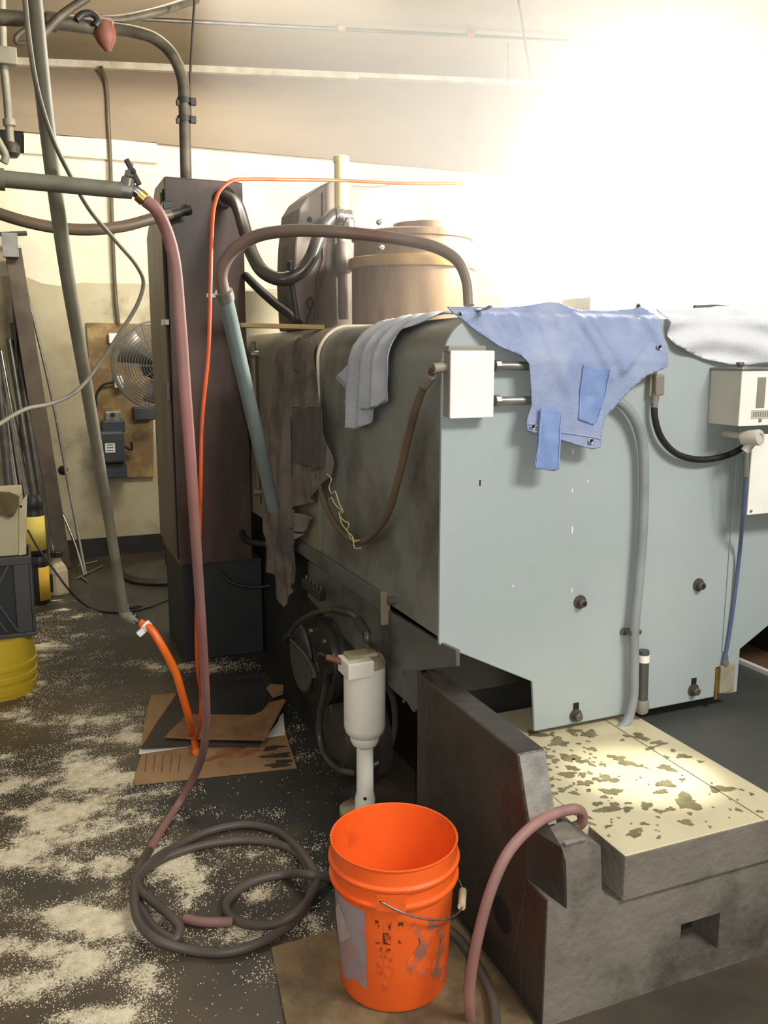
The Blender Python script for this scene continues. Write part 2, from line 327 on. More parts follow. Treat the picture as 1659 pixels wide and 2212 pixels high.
def make_floor():
    xs = list(np.arange(-6, -1.0, .5))+list(np.arange(-1.0, 1.2, .02))+list(np.arange(1.2, 9.1, .6)); ys = list(np.arange(-3, 1.4, .4))+list(np.arange(1.4, 6.0, .025))+list(np.arange(6.0, 7.4, .4))
    nx, ny = len(xs), len(ys)
    v = [(x, y, 0) for y in ys for x in xs]
    f = [(j*nx+i, j*nx+i+1, (j+1)*nx+i+1, (j+1)*nx+i) for j in range(ny-1) for i in range(nx-1)]
    vals = [spill(x, y) if -1 < x < 1.2 and 1.4 < y < 6 else 0.0 for (x, y, z) in v]
    m = bpy.data.materials.new('concrete_oily'); m.use_nodes = True; nt = m.node_tree; N = nt.nodes; L = nt.links; B = N['Principled BSDF']
    tc = N.new('ShaderNodeTexCoord')
    def nz(s, d=6, r=.6):
        n = N.new('ShaderNodeTexNoise'); n.inputs['Scale'].default_value = s; n.inputs['Detail'].default_value = d; n.inputs['Roughness'].default_value = r; L.new(tc.outputs['Object'], n.inputs['Vector']); return n.outputs['Fac']
    def ramp(src, p0, p1, c0, c1):
        r = N.new('ShaderNodeValToRGB'); e = r.color_ramp.elements; e[0].position = p0; e[1].position = p1; e[0].color = c0; e[1].color = c1; L.new(src, r.inputs[0]); return r.outputs[0]
    base = ramp(nz(1.7), .38, .66, srgb('3f3a33'), srgb('5e513f'))
    at = N.new('ShaderNodeAttribute'); at.attribute_name = 'spill'
    fine = nz(150, 3, .75); mid = nz(18, 7, .75)
    def mth(op, a, b):
        q = N.new('ShaderNodeMath'); q.operation = op
        for k, s in enumerate((a, b)):
            if isinstance(s, (int, float)): q.inputs[k].default_value = s
            else: L.new(s, q.inputs[k])
        return q.outputs[0]
    s = mth('ADD', at.outputs['Fac'], mth('MULTIPLY', mth('SUBTRACT', fine, .5), 1.15)); s = mth('ADD', s, mth('MULTIPLY', mth('SUBTRACT', mid, .5), 1.3))
    mask = ramp(s, .42, .60, (0, 0, 0, 1), (1, 1, 1, 1))
    pw = ramp(nz(30, 5), .3, .7, srgb('bfb294'), srgb('efe5ca'))
    oat = N.new('ShaderNodeAttribute'); oat.attribute_name = 'oil'
    omask = ramp(mth('ADD', oat.outputs['Fac'], mth('MULTIPLY', mth('SUBTRACT', mid, .5), .5)), .3, .6, (0, 0, 0, 1), (1, 1, 1, 1))
    ox = N.new('ShaderNodeMix'); ox.data_type = 'RGBA'; L.new(omask, ox.inputs['Factor']); L.new(base, ox.inputs['A']); ox.inputs['B'].default_value = srgb('33322f'); base = ox.outputs['Result']
    mx = N.new('ShaderNodeMix'); mx.data_type = 'RGBA'; L.new(mask, mx.inputs['Factor']); L.new(base, mx.inputs['A']); L.new(pw, mx.inputs['B']); L.new(mx.outputs['Result'], B.inputs['Base Color'])
    rg = ramp(mask, 0, 1, (.38, .38, .38, 1), (.9, .9, .9, 1)); L.new(rg, B.inputs['Roughness'])
    b = N.new('ShaderNodeBump'); b.inputs['Strength'].default_value = .35; b.inputs['Distance'].default_value = .006; L.new(mth('ADD', mth('MULTIPLY', mask, .6), mth('MULTIPLY', mid, .5)), b.inputs['Height']); L.new(b.outputs[0], B.inputs['Normal'])
    o = mk('floor', v, f, m, loc=(0, 0, 0)); struct(o)
    a = o.data.attributes.new('spill', 'FLOAT', 'POINT'); a.data.foreach_set('value', vals)
    OP = [(520, 1740, 210, 50), (640, 1480, 130, 170), (760, 1860, 110, 150), (480, 1300, 170, 130), (230, 1420, 130, 60), (300, 1700, 60, 30), (560, 1680, 160, 60), (200, 1330, 120, 60)]
    oil = []
    for (x, y, z) in v:
        q = 0.0
        if y > 1.3:
            px, py = to_px((x, y, 0))
            for cx, cy, rx, ry in OP:
                d = ((px-cx)/rx)**2+((py-cy)/ry)**2
                if d < 5: q = max(q, math.exp(-d*.6))
        oil.append(q)
    b2 = o.data.attributes.new('oil', 'FLOAT', 'POINT'); b2.data.foreach_set('value', oil)
    return o
make_floor()
WX0, WX1 = -3.0, 9.0
wl = mk('wall_back', *box_g((WX0, YW, 1.93), (WX1, YW+.15, 3.04)), M['wall'], loc=(0, YW, 0)); struct(wl)
wl['label'] = 'cream painted upper back wall'
# lower, dirtier paint with a wavy edge, a centimetre proud
zz = [(PY(x, y, YW).x, PY(x, y, YW).z) for x, y in ((-200, 600), (50, 595), (90, 612), (130, 618), (180, 610), (215, 612), (260, 612), (310, 613), (420, 620), (620, 625), (660, 622))]
pts = [Vector((WX0, YW-.004, .14))]+[Vector((WX0, YW-.004, zz[0][1]))]+[Vector((x, YW-.004, z)) for x, z in zz]+[Vector((WX1, YW-.004, 1.96)), Vector((WX1, YW-.004, .14))]
o = struct(prism('wall_back_lower', pts, (0, .154, 0), M['wall_low']))
struct(box('baseboard_back', (WX0, YW-.02, 0), (WX1, YW+.15, .14), M['skirt'], bv=0))
# ceiling: fascia, white strip, upper sloped panels
def L1(X): return 3.462+(X-.203)*.0747
def L2(X): return 0
A = PY(340, 45, 5.9); Bq = PY(1220, 90, 5.9); sl = (Bq.z-A.z)/(Bq.x-A.x)
def L2(X): return A.z+(X-A.x)*sl
def quad(name, a, b, c, d, m, t=(0, 0, .04)): return struct(prism(name, [a, b, c, d], t, m))
quad('ceiling_fascia', (WX0, YW-.03, 3.03), (WX1, YW-.03, 3.03), (WX1, YW-.03, L1(WX1)), (WX0, YW-.03, L1(WX0)), M['tan'], (0, .06, 0))
quad('ceiling_slope', (WX0, YW-.05, L1(WX0)+.03), (WX1, YW-.05, L1(WX1)+.03), (WX1, 5.9, L2(WX1)), (WX0, 5.9, L2(WX0)), M['tan2'])
quad('ceiling', (WX0, 5.88, L2(WX0)+.012), (WX1, 5.88, L2(WX1)+.012), (WX1, 2.2, L2(WX1)+1.1), (WX0, 2.2, L2(WX0)+1.1), M['tan2'])
for i, (xa, xb, dz) in enumerate(((-.9, 2.55, 0), (2.55, WX1, .012))):
    quad('trim_%d' % (i+1), (xa, YW-.09, L1(xa)-.012+dz), (xb, YW-.09, L1(xb)-.012+dz), (xb, YW-.09, L1(xb)+.035+dz), (xa, YW-.09, L1(xa)+.035+dz), M['strip'], (0, .05, 0))
# board on the upper wall and the dark vent opening
p0, p1 = PY(52, 290, YW), PY(340, 345, YW)
tb = tag(prism('fascia_board', [PY(52, 288, YW-.03), PY(338, 308, YW-.03), PY(340, 352, YW-.03), PY(52, 330, YW-.03)], (0, .029, 0), M['wall']), 'cream board fixed along the top of the back wall', 'board')
tag(prism('vent_opening', [PY(-40, 280, YW-.012), PY(50, 284, YW-.012), PY(52, 330, YW-.012), PY(-40, 336, YW-.012)], (0, .011, 0), M['darkhole']), 'dark opening at the top of the back wall beside the cream board', 'vent')
for x, y, r in ((136, 1016, .035), (190, 903, .02)):
    tag(lathe('wall_hole', [(r, 0), (r*.8, .004)], PY(x, y, YW-.006), M['darkhole'], axis=(0, -1, 0), n=14), 'black knocked-out hole in the dirty lower wall %s' % ('beside the leaning beam' if r > .03 else 'beside the plywood board'), 'hole')

# big window on the right of the back wall
win = struct(box('window_1', (4.0, YW-.05, 1.5), (8.5, YW-.01, 3.0), M['pane'], bv=0))
for i in range(4): box('window_frame', (3.96+i*1.5, YW-.1, 1.45), (4.02+i*1.5, YW-.04, 3.03), M['white'], win, bv=0)

# ------------------------------------------------------------------ machine bed
bed = thing('machine_bed', 'grey cast iron machine bed with cream table and raised dark side rail', 'machine', (1.3, 1.6, 0))
def xz(pts, y): return [(x, y, z) for x, z in pts]
gp = PZ(1595, 1432, .36)
prof = [(.99, 0), (.992, .322), (1.043, .286), (1.036, .40), (1.022, .437), (1.088, .443), (1.126, .42), (1.135, .312), (1.152, .279), (1.185, .268), (gp.x-.002, .268), (gp.x-.002, 0)]
def pocket_base():
    # front face with a square core hole, sides darker: front plate with a hole + body behind
    x0, x1, z0, z1 = 1.372, 1.492, .06, .158
    y = 1.473
    out = [Vector((a, b)) for a, b in prof]; hole = [Vector(q) for q in ((x0, z0), (x1, z0), (x1, z1), (x0, z1))]
    D = out+hole; n = len(out); E = [(i, (i+1) % n) for i in range(n)]+[(n+i, n+(i+1) % 4) for i in range(4)]
    vs, es, fs, *_ = delaunay_2d_cdt(D, E, [], 1, 1e-6)
    f2 = []
    for q in fs:
        c = sum((vs[i] for i in q), Vector((0, 0)))/len(q)
        if not (x0 < c.x < x1 and z0 < c.y < z1): f2.append(tuple(q))
    V = [Vector((p.x, y, p.y)) for p in vs]; k = len(V); V2 = [v+Vector((0, .09, 0)) for v in V]
    idx = {}
    def near(p): return min(range(k), key=lambda i: (vs[i]-p).length)
    F = list(f2)+[tuple(i+k for i in reversed(q)) for q in f2]
    for loop in (out, hole):
        ii = [near(p) for p in loop]
        for a, b in zip(ii, ii[1:]+ii[:1]): F.append((a, b, b+k, a+k))
    mk('front_casting', V+V2, F, M['cast'], bed)
pocket_base()
box('pocket_back', (1.34, 1.5632, .03), (1.53, 1.568, .19), M['cast_side'], bed, 0)
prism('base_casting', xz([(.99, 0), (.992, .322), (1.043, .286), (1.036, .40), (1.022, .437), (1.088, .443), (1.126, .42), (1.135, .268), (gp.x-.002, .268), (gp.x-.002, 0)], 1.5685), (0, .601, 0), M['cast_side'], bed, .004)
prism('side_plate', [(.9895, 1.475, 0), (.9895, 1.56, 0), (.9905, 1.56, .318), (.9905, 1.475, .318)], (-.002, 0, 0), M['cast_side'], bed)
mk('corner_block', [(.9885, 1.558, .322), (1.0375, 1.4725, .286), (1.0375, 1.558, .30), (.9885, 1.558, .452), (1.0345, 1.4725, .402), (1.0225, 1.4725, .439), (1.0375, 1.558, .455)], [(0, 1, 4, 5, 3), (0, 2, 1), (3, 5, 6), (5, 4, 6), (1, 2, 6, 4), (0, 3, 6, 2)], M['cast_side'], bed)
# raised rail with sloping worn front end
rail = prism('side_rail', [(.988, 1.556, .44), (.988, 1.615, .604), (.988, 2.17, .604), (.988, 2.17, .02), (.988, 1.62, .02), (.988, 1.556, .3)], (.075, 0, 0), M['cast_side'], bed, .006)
prism('rail_end_face', [(.992, 1.5535, .448), (.992, 1.6115, .60), (1.06, 1.6115, .60), (1.06, 1.5535, .448)], (0, -.003, .001), M['worn'], bed)
lathe('side_hole', [(.045, 0), (.038, .004), (.0, .004)], (.9885, 1.66, .165), M['darkhole'], bed, (-1, 0, 0), 28)
tb = box('worktable', (1.187, 1.462, .272), (1.716, 2.28, .387), [M['cast'], M['table']], bed, .004)
for p in tb.data.polygons: p.material_index = 1 if p.normal.z > .9 else 0
box('table_gib', (1.063, 1.60, .30), (1.187, 2.20, .386), M['table'], bed, .002)
box('edge_highlight', (1.03, 1.47, .4405), (1.085, 1.482, .449), M['worn'], bed, .002)  # pale strip paints the bright highlight along the block's front edge
prism('table_seam', [(1.60, 1.466, .3872), (1.603, 1.466, .3872), (1.603, 2.2, .3872), (1.60, 2.2, .3872)], (0, 0, .0008), M['spot'], bed)
gp = PZ(1595, 1432, .36)
box('side_deck', (1.7165, 1.40, .2685), (gp.x, 3.5, .36), M['guard'], bed, .003)
box('deck_lip', (gp.x+.0005, 1.0, .05), (gp.x+.02, 3.5, .375), M['white'], bed, .002)
# oil spots on the table: thin irregular films
def blob(cx, cy, rx, ry, z, seed, n=18, stretch=0):
    rs = random.Random(seed); ph = [rs.uniform(0, 6.28) for _ in range(4)]; rot = rs.uniform(-.5, .5)+stretch
    v = [(cx, cy, z)]
    for i in range(n):
        t = 2*math.pi*i/n; k = 1+.28*math.sin(2*t+ph[0])+.22*math.sin(3*t+ph[1])+.18*math.sin(5*t+ph[2])+.1*math.sin(8*t+ph[3])
        a, b = rx*k*math.cos(t), ry*k*math.sin(t)
        v.append((cx+a*math.cos(rot)-b*math.sin(rot), cy+a*math.sin(rot)+b*math.cos(rot), z))
    return v, [(0, 1+i, 1+(i+1) % n) for i in range(n)]
def table_spots():
    o = (1140, 1560); k = 3.197; g = []
    big = [(210, 135, 60, 25), (430, 80, 45, 25), (780, 100, 38, 25), (130, 240, 40, 20), (290, 245, 50, 30), (305, 318, 30, 20), (275, 360, 70, 16), (400, 420, 40, 22), (580, 478, 55, 25), (560, 390, 50, 25), (615, 245, 40, 22), (680, 280, 40, 25), (960, 315, 45, 22), (955, 425, 45, 28), (925, 480, 40, 15), (1100, 550, 95, 40), (1335, 460, 65, 25), (1075, 235, 40, 16), (845, 180, 28, 11), (895, 140, 55, 9), (600, 585, 45, 25), (525, 605, 50, 22), (690, 600, 32, 17), (740, 765, 65, 20), (1095, 690, 50, 16), (985, 600, 28, 15), (235, 468, 28, 13), (320, 488, 35, 10), (480, 563, 30, 15), (375, 270, 40, 12), (690, 95, 30, 9), (190, 265, 25, 16), (90, 215, 35, 18), (60, 80, 50, 25), (320, 60, 40, 14), (130, 318, 25, 16), (530, 515, 20, 14), (445, 185, 32, 12), (150, 390, 25, 14), (555, 718, 25, 10), (805, 700, 18, 14), (1070, 395, 16, 8), (1475, 465, 14, 7), (1548, 497, 16, 8), (1455, 605, 16, 12), (1600, 615, 18, 10), (1005, 195, 20, 8), (1195, 272, 16, 8), (780, 300, 25, 8), (820, 575, 40, 22), (910, 615, 28, 14), (690, 558, 18, 8), (430, 660, 12, 10), (440, 700, 15, 14), (560, 783, 15, 6), (905, 795, 22, 7), (1135, 787, 14, 6), (1260, 722, 14, 6), (960, 240, 18, 9), (655, 123, 14, 7), (515, 290, 18, 10), (440, 290, 16, 16), (380, 362, 26, 14), (430, 350, 14, 12), (480, 395, 30, 14), (180, 490, 22, 14), (270, 453, 18, 8), (170, 440, 20, 8), (1120, 630, 18, 8), (900, 655, 14, 6), (780, 745, 16, 8), (1160, 230, 20, 9), (920, 155, 60, 5)]
    rs = random.Random(3)
    for _ in range(45): big.append((rs.uniform(40, 480), rs.uniform(60, 480), rs.uniform(5, 14), rs.uniform(4, 9)))
    for _ in range(40): big.append((rs.uniform(450, 1500), rs.uniform(200, 780), rs.uniform(4, 9), rs.uniform(3, 6)))
    for i, (x, y, rx, ry) in enumerate(big):
        px, py = o[0]+x/k, o[1]+y/k
        c = PZ(px, py, .3878); a = PZ(px+rx/k, py, .3878); b = PZ(px, py+ry/k, .3878)
        if not (1.09 < c.x < 1.68 and 1.48 < c.y < 2.2): continue
        g.append(blob(c.x, c.y, (a-c).length*1.1, (b-c).length*1.0, .3878+.0002*(i % 3), i))
    v, f = join_g(*g); o = mk('oil_spots', v, f, M['spot'], bed); o['kind'] = 'stuff'
table_spots()
# dark machine parts seen past the guard
sd = thing('far_slide', 'dark machine slide with brown way cover beyond the splash guard', 'machine part', (gp.x+.4, 2.0, 0))
box('slide_body', (gp.x+.25, 1.2, 0), (gp.x+.9, 3.5, .62), M['interior_dark'], sd)
box('way_cover', (gp.x+.022, 1.2, 0), (gp.x+.249, 3.5, .34), M['brownbox'], sd)

# ------------------------------------------------------------------ machine saddle and cover
XS, YF, ZT, RR = 1.015, 2.093, 1.61, .125
def arc(cx, cz, r, a0, a1, n=10): return [(cx+r*math.cos(math.radians(a0+(a1-a0)*i/n)), cz+r*math.sin(math.radians(a0+(a1-a0)*i/n))) for i in range(n+1)]
cv = thing('machine_cover', 'large light grey sheet metal machine cover with rounded shoulder and bolts', 'machine cover', (2.0, 3.0, .4))
hood = [(XS, .735)]+arc(XS+RR, ZT-RR, RR, 180, 90)+[(4.6, ZT), (4.6, .735)]
prism('hood', xz(hood, YF), (0, 1.02, 0), M['grey_side'], cv, autos=30)
hood2 = [(XS-.006, .74)]+arc(XS-.006+RR, ZT+.004-RR, RR, 180, 90)+[(4.6, ZT+.004), (4.6, .74)]
prism('rear_hood', xz(hood2, 3.135), (0, 1.55, 0), M['olive'], cv, autos=30)
st = [Vector((x, 3.124, z)) for x, z in [(XS-.004, 1.30)]+arc(XS-.004+RR, ZT+.004-RR, RR, 180, 90)+[(1.6, ZT+.006)]]
tube('seam_piping', st, .007, M['strip'], cv, 8, 2)
fp = [(945, 1390), (1145, 1470), (1150, 1577), (1536, 1503), (1541, 1440), (1557, 1437), (1560, 1497), (1586, 1492), (1593, 1400), (1659, 1345), (1730, 1285)]
fr = [(PY(x, y, YF).x, PY(x, y, YF).z) for x, y in fp]
fr[0] = (XS, fr[0][1])
fr += [(4.6, fr[-1][1]), (4.6, ZT)]+list(reversed(arc(XS+RR, ZT-RR, RR, 180, 90)))
prism('front_panel', xz(fr, YF-.012), (0, .012, 0), M['grey_cover'], cv, .003)
x5 = PY(1567, 1200, YF).x
box('panel_seam', (x5, YF-.017, .56), (x5+.02, YF-.0125, 1.5), M['grey_cover'], cv, .002)
# lower flange strip with end tab along the side
a, b = PX(825, 1283, XS-.012), PX(640, 1160, XS-.012)
prism('lower_flange', [(XS-.014, a.y, .70), (XS-.014, a.y, a.z), (XS-.014, 3.9, a.z), (XS-.014, 3.9, .70)], (.03, 0, 0), M['skirt_panel'], cv, .003)
prism('flange_lip', [(XS-.018, a.y-.012, .66), (XS-.018, a.y-.012, a.z+.01), (XS-.018, a.y, a.z+.01), (XS-.018, a.y, .66)], (.03, 0, 0), M['olive'], cv, .002)
for nm, (x, y) in (('bolt', (1252, 1300)), ('bolt', (1508, 1263)), ('slot_bolt', (1243, 1545)), ('slot_bolt', (1497, 1490))):
    c = PY(x, y, YF-.012)
    b = lathe(nm, [(.021, 0), (.021, .004), (.012, .004), (.012, .022), (.010, .024)], c, M['bolt'], cv, (0, -1, 0), 20)
    if nm == 'slot_bolt': obox('slot', c+Vector((0, -.0015, .028)), ((1, 0, 0), (0, 1, 0), (0, 0, 1)), (.009, .002, .012), M['darkhole'], b, 0)
    else: lathe('hex_socket', [(.006, 0), (.006, .001)], c+Vector((0, -.0245, 0)), M['darkhole'], b, (0, -1, 0), 6)
lathe('side_stud', [(.014, 0), (.014, .02), (.009, .022)], PX(852, 1297, XS-.001), M['skirt_panel'], cv, (-1, 0, 0), 16)
pl = PY(1037, 1043, YF-.0125); obox('paint_chip', pl, ((1, 0, 0), (0, 1, 0), (0, 0, 1)), (.002, .0006, .008), M['darkhole'], cv, 0)
for x, y, h in ((1238, 975, .008), (1236, 1060, .005), (1236, 1145, .011), (1235, 1275, .007), (1270, 1040, .003), (1108, 1266, .003)):
    obox('paint_drip', PY(x, y, YF-.0125), ((1, 0, 0), (0, 1, 0), (0, 0, 1)), (.0016, .0006, h), M['white'], cv, 0)
box('corner_strip', (XS-.002, YF-.014, .72), (XS+.0025, YF-.004, 1.49), M['grey_cover'], cv, .001)

sa = thing('machine_saddle', 'dark machine saddle under the grey cover', 'machine part', (1.6, 3, 0))
box('saddle_body', (1.19, 2.30, 0.05), (1.70, 4.85, .734), M['interior_dark'], sa)
box('rear_base', (1.06, 3.36, 0), (1.188, 4.85, .734), M['interior_dark'], sa)
box('saddle_foot', (1.25, 2.62, 0), (1.69, 3.9, .05), M['interior_dark'], sa)
pp = [(665, 1212), (828, 1312), (945, 1386), (985, 1404), (985, 1440), (893, 1450), (900, 1532), (884, 1522), (838, 1482), (700, 1330), (665, 1290)]
pv = [PX(x, y, 1.02) for x, y in pp]
prism('saddle_skirt', [(1.02, p.y, min(p.z, .733)) for p in pv], (.012, 0, 0), M['skirt_panel'], sa, .002)
q = PX(893, 1490, 1.018); prism('skirt_bracket', [PX(870, 1448, 1.016), PX(897, 1448, 1.016), PX(903, 1530, 1.016), PX(893, 1540, 1.016), PX(880, 1520, 1.016)], (.02, 0, 0), M['guard'], sa, .002)
box('cross_plate', (1.033, 2.18, .52), (1.69, 2.2, .70), M['interior_dark'], sa, 0)
for x, y in ((871, 1453), (873, 1515)): lathe('rivet', [(.006, 0), (.005, .004)], PX(x, y, 1.0155), M['bolt'], sa, (-1, 0, 0), 10)

# ------------------------------------------------------------------ electrical bits on the front face
YP = YF-.0125
jb = thing('junction_box', 'white faced electrical junction box on the grey cover front', 'electrical box', (1.1, YP-.03, 1.3))
jl = PY(957, 830, YP).x
f0, f1 = PX(975, 757, jl), PX(975, 905, jl); yj = f0.y
rt_ = PY(1068, 830, yj).x
box('box_body', (jl, yj+.008, f1.z+.004), (rt_-.004, YP-.0005, f0.z-.004), M['boxside'], jb, .003)
lid = box('box_lid', (jl-.001, yj, f1.z), (rt_, yj+.0075, f0.z), M['white'], jb, .003)
box('hinge_lip', (jl-.002, yj+.012, f0.z-.0035), (rt_-.02, YP-.0015, f0.z+.012), M['boxside'], jb, .002)
for x, y, d in ((1070, 790, 0), (1070, 866, 0)):
    s = PY(x, y, YP-.028)
    e = PY(x+(85 if y < 800 else 285), y+(5 if y < 800 else 9), YP-.028)
    if y < 800: e = PY(1152, 791, YP-.028)
    else: e = PY(1200, 864, YP-.028)
    t = cyl('conduit_stub', s-Vector((.003, 0, 0)), e, .0115, M['galv'], jb, 16)
    cyl('lock_nut', s-Vector((.0025, 0, 0)), s+Vector((.012, 0, 0)), .016, M['galv'], t, 8)
# grey flexible conduit
fc = thing('flexible_conduit', 'thick pale grey flexible conduit hanging down the cover front', 'conduit', PY(1370, 1350, YP))
yc = YP-.03
tube('hose', [PY(x, y, yc) for x, y in ((1215, 866), (1290, 858), (1335, 866), (1368, 900), (1387, 955), (1391, 1030), (1388, 1150), (1378, 1280), (1370, 1370), (1370, 1450), (1367, 1515), (1352, 1562), (1325, 1584))], .0145, M['flexgrey'], fc, 14)
c = PY(1357, 1364, YP)
obox('clamp', PY(1366, 1364, yc+.012), ((1, 0, 0), (0, 1, 0), (0, 0, 1)), (.022, .0175, .007), M['bolt'], fc, .002)
lathe('clamp_screw', [(.012, 0), (.012, .006), (.006, .008)], PY(1346, 1364, YP), M['bolt'], fc, (0, -1, 0), 14)
# pipe nipple with white band
nb = thing('pipe_plug', 'short dark pipe with white band and rounded cap below the conduit', 'pipe fitting', PY(1388, 1550, YP))
yb = YP-.02
a, b = PY(1391, 1405, yb), PY(1387, 1520, yb)
lathe('pipe', [(.0165, 0), (.0165, (b-a).length)], a, M['guard'], nb, b-a, 20)
lathe('band', [(.0178, .013), (.0178, .036)], a, M['white'], nb, b-a, 20)
lathe('cap', [(.018, 0), (.021, .01), (.0215, .028), (.018, .042), (.008, .049)], b-(b-a).normalized()*.015, M['boxside'], nb, b-a, 20)
# left black flexible conduit
bc = thing('looped_conduit', 'dark flexible conduit looping from junction box down the cover side', 'conduit', PX(840, 1100, .98))
e0 = PX(965, 793, .985); x9 = XS-.028
tube('hose', [Vector((jl-.032, yj+.03, e0.z)), PX(925, 815, x9), PX(906, 860, x9), PX(886, 930, x9), PX(862, 1030, x9), PX(838, 1110, x9), PX(800, 1160, x9), PX(770, 1170, x9), PX(735, 1145, x9), PX(710, 1105, x9), PX(694, 1060, x9)], .0105, M['brownhose'], bc, 12)
cyl('elbow_fitting', Vector((jl-.036, yj+.03, e0.z-.004)), Vector((jl+.001, yj+.03, e0.z)), .013, M['boxside'], bc, 12)
cyl('lock_nut', PX(932, 808, x9), PX(917, 830, x9), .016, M['boxside'], bc, 8)
# yellow twisted wire
yw = [(706, 1027), (715, 1030), (717, 1050), (712, 1062), (722, 1075), (730, 1100), (740, 1120), (735, 1092), (722, 1080), (710, 1078)]
g1 = tube_g([PX(x, y, XS-.045) for x, y in ((706, 1024), (716, 1035), (711, 1052), (716, 1066), (724, 1062), (733, 1088), (741, 1105), (734, 1112), (738, 1130), (752, 1150), (757, 1162), (766, 1168), (776, 1167), (764, 1173), (766, 1183), (779, 1184))], .0022, 6)
g2 = tube_g([PX(x, y, XS-.050) for x, y in ((710, 1080), (716, 1075), (722, 1086), (732, 1098), (740, 1102), (732, 1108), (742, 1124), (754, 1132), (750, 1146), (762, 1160), (764, 1172))], .0022, 6)
v, f = join_g(g1, g2); tag(mk('twisted_wire', v, f, M['yellowwire'], autos=60), 'thin twisted yellow wire hooked over the looped conduit', 'wire')

# right control box, cord, white panel
cb = thing('control_box', 'pale grey control box with slotted window on the cover at right', 'electrical box', PY(1600, 920, YP))
cl = PY(1531, 860, YP).x
t0, t1 = PX(1604, 800, cl), PX(1604, 922, cl); ycb = t0.y
box('box_body', (cl, ycb+.006, t1.z), (cl+.30, YP-.0005, t0.z), M['ctrl'], cb, .003)
fl = box('box_front', (cl, ycb, t1.z), (cl+.30, ycb+.0055, t0.z), M['white'], cb, .002)
s0, s1 = PY(1637, 815, ycb), PY(1650, 881, ycb)
box('window_slot', (s0.x, ycb-.0012, s1.z), (s1.x, ycb-.0002, s0.z), M['boxside'], fl, 0)
n0, n1 = PY(1623, 886, ycb), PY(1700, 902, ycb)
npl = box('name_plate', (n0.x, ycb-.0016, n1.z), (n1.x, ycb-.0003, n0.z), M['ctrl'], fl, 0)
for i in range(7):
    xx = n0.x+.006+i*.009
    box('plate_mark', (xx, ycb-.0022, n1.z+.005), (xx+.005, ycb-.0018, n0.z-.005), M['boxside'], npl, 0)
lathe('screw_head', [(.006, 0), (.005, .004)], PY(1641, 908, ycb), M['galv'], fl, (0, -1, 0), 14)
box('box_lip', (cl-.004, ycb-.006, t0.z+.0005), (cl+.31, YP-.001, t0.z+.007), M['galv'], cb, .002)
lathe('lid_screw', [(.006, 0), (.006, .008), (.012, .009), (.011, .017)], PY(1598, 795, (ycb+YP)/2)*1.0, M['bolt'], cb, (0, 0, 1), 14)
pb = thing('valve_body', 'small round metal valve hanging below the control box', 'valve', PY(1640, 945, YP))
yv = ycb-.01
c0 = PY(1640, 945, yv)
lathe('valve_head', [(.022, -.05), (.024, 0), (.022, .004), (.012, .005), (.012, .001)], c0, M['ctrl'], pb, (.25, -1, .1), 24)
cyl('valve_stem', PY(1632, 948, yv+.02), PY(1608, 975, yv+.035), .013, M['ctrl'], pb, 14)
cyl('tube_fitting', PY(1613, 972, yv+.03), PY(1612, 1030, yv+.035), .0075, M['galv'], pb, 12)
cyl('mounting_arm', c0+Vector((.0, .03, 0)), Vector((c0.x, YP-.0005, c0.z)), .012, M['ctrl'], pb, 12)
tag(tube('blue_tubing', [PY(1612, 1026, yv+.035), PY(1606, 1100, yv+.05), PY(1597, 1200, YP-.02), PY(1584, 1310, YP-.012), PY(1568, 1410, YP-.009), PY(1563, 1432, YP-.009)], .0062, M['blue'], n=10), 'thin blue tubing running down the cover edge from the valve', 'tubing')
tf = thing('tube_end_plate', 'rusty plate with threaded fitting at the cover lower corner', 'fitting', PY(1575, 1490, YP))
box('plate', (PY(1558, 1450, YP-.012).x, YP-.012, PY(1575, 1495, YP-.012).z), (PY(1588, 1450, YP-.012).x, YP-.0005, PY(1575, 1437, YP-.012).z), M['rustplate'], tf, .002)
lathe('fitting', [(.010, 0), (.010, .014), (.0075, .015), (.0075, .03)], PY(1567, 1436, YP-.009), M['galv'], tf, (0, 0, 1), 12)
lathe('ferrule', [(.010, -.1), (.010, 0), (.012, .001), (.012, .006)], PY(1549, 1446, YP+.004), M['brass'], tf, (0, 0, 1), 14)
cw = thing('power_cord', 'black power cord with moulded plug hanging from the cover front', 'power cord', PY(1480, 990, YP))
tube('cable', [PY(x, y, YP-.024) for x, y in ((1413, 872), (1415, 905), (1428, 945), (1458, 978), (1500, 992), (1545, 990), (1585, 978), (1612, 962))], .0098, M['black'], cw, 12)
pg = obox('plug', PY(1420, 832, YP-.024), ((1, 0, .05), (0, 1, 0), (-.05, 0, 1)), (.016, .014, .030), M['boxside'], cw, .005)
cyl('strain_relief', PY(1416, 850, YP-.024), PY(1413, 880, YP-.024), .013, M['boxside'], cw, 12, .010)
obox('socket', PY(1407, 826, YP-.011), ((1, 0, 0), (0, 1, 0), (0, 0, 1)), (.012, .0105, .042), M['rustplate'], cw, .003)
wp = thing('white_backing_sheet', 'blank white sheet panel hung below the control box', 'panel', PY(1640, 1108, YP))
box('sheet', (PY(1619, 1020, YP-.09).x, YP-.094, PY(1640, 1110, YP-.09).z), (PY(1619, 1020, YP-.09).x+.35, YP-.088, PY(1640, 938, YP-.09).z), M['white'], wp, .002)
box('standoff', (PY(1619, 1020, YP-.09).x+.15, YP-.0875, PY(1640, 1080, YP-.09).z), (PY(1619, 1020, YP-.09).x+.19, YP-.0005, PY(1640, 1060, YP-.09).z), M['galv'], wp, .002)
lathe('corner_screw', [(.005, 0), (.004, .003)], PY(1622, 1104, YP-.0945), M['galv'], wp, (0, -1, 0), 10)

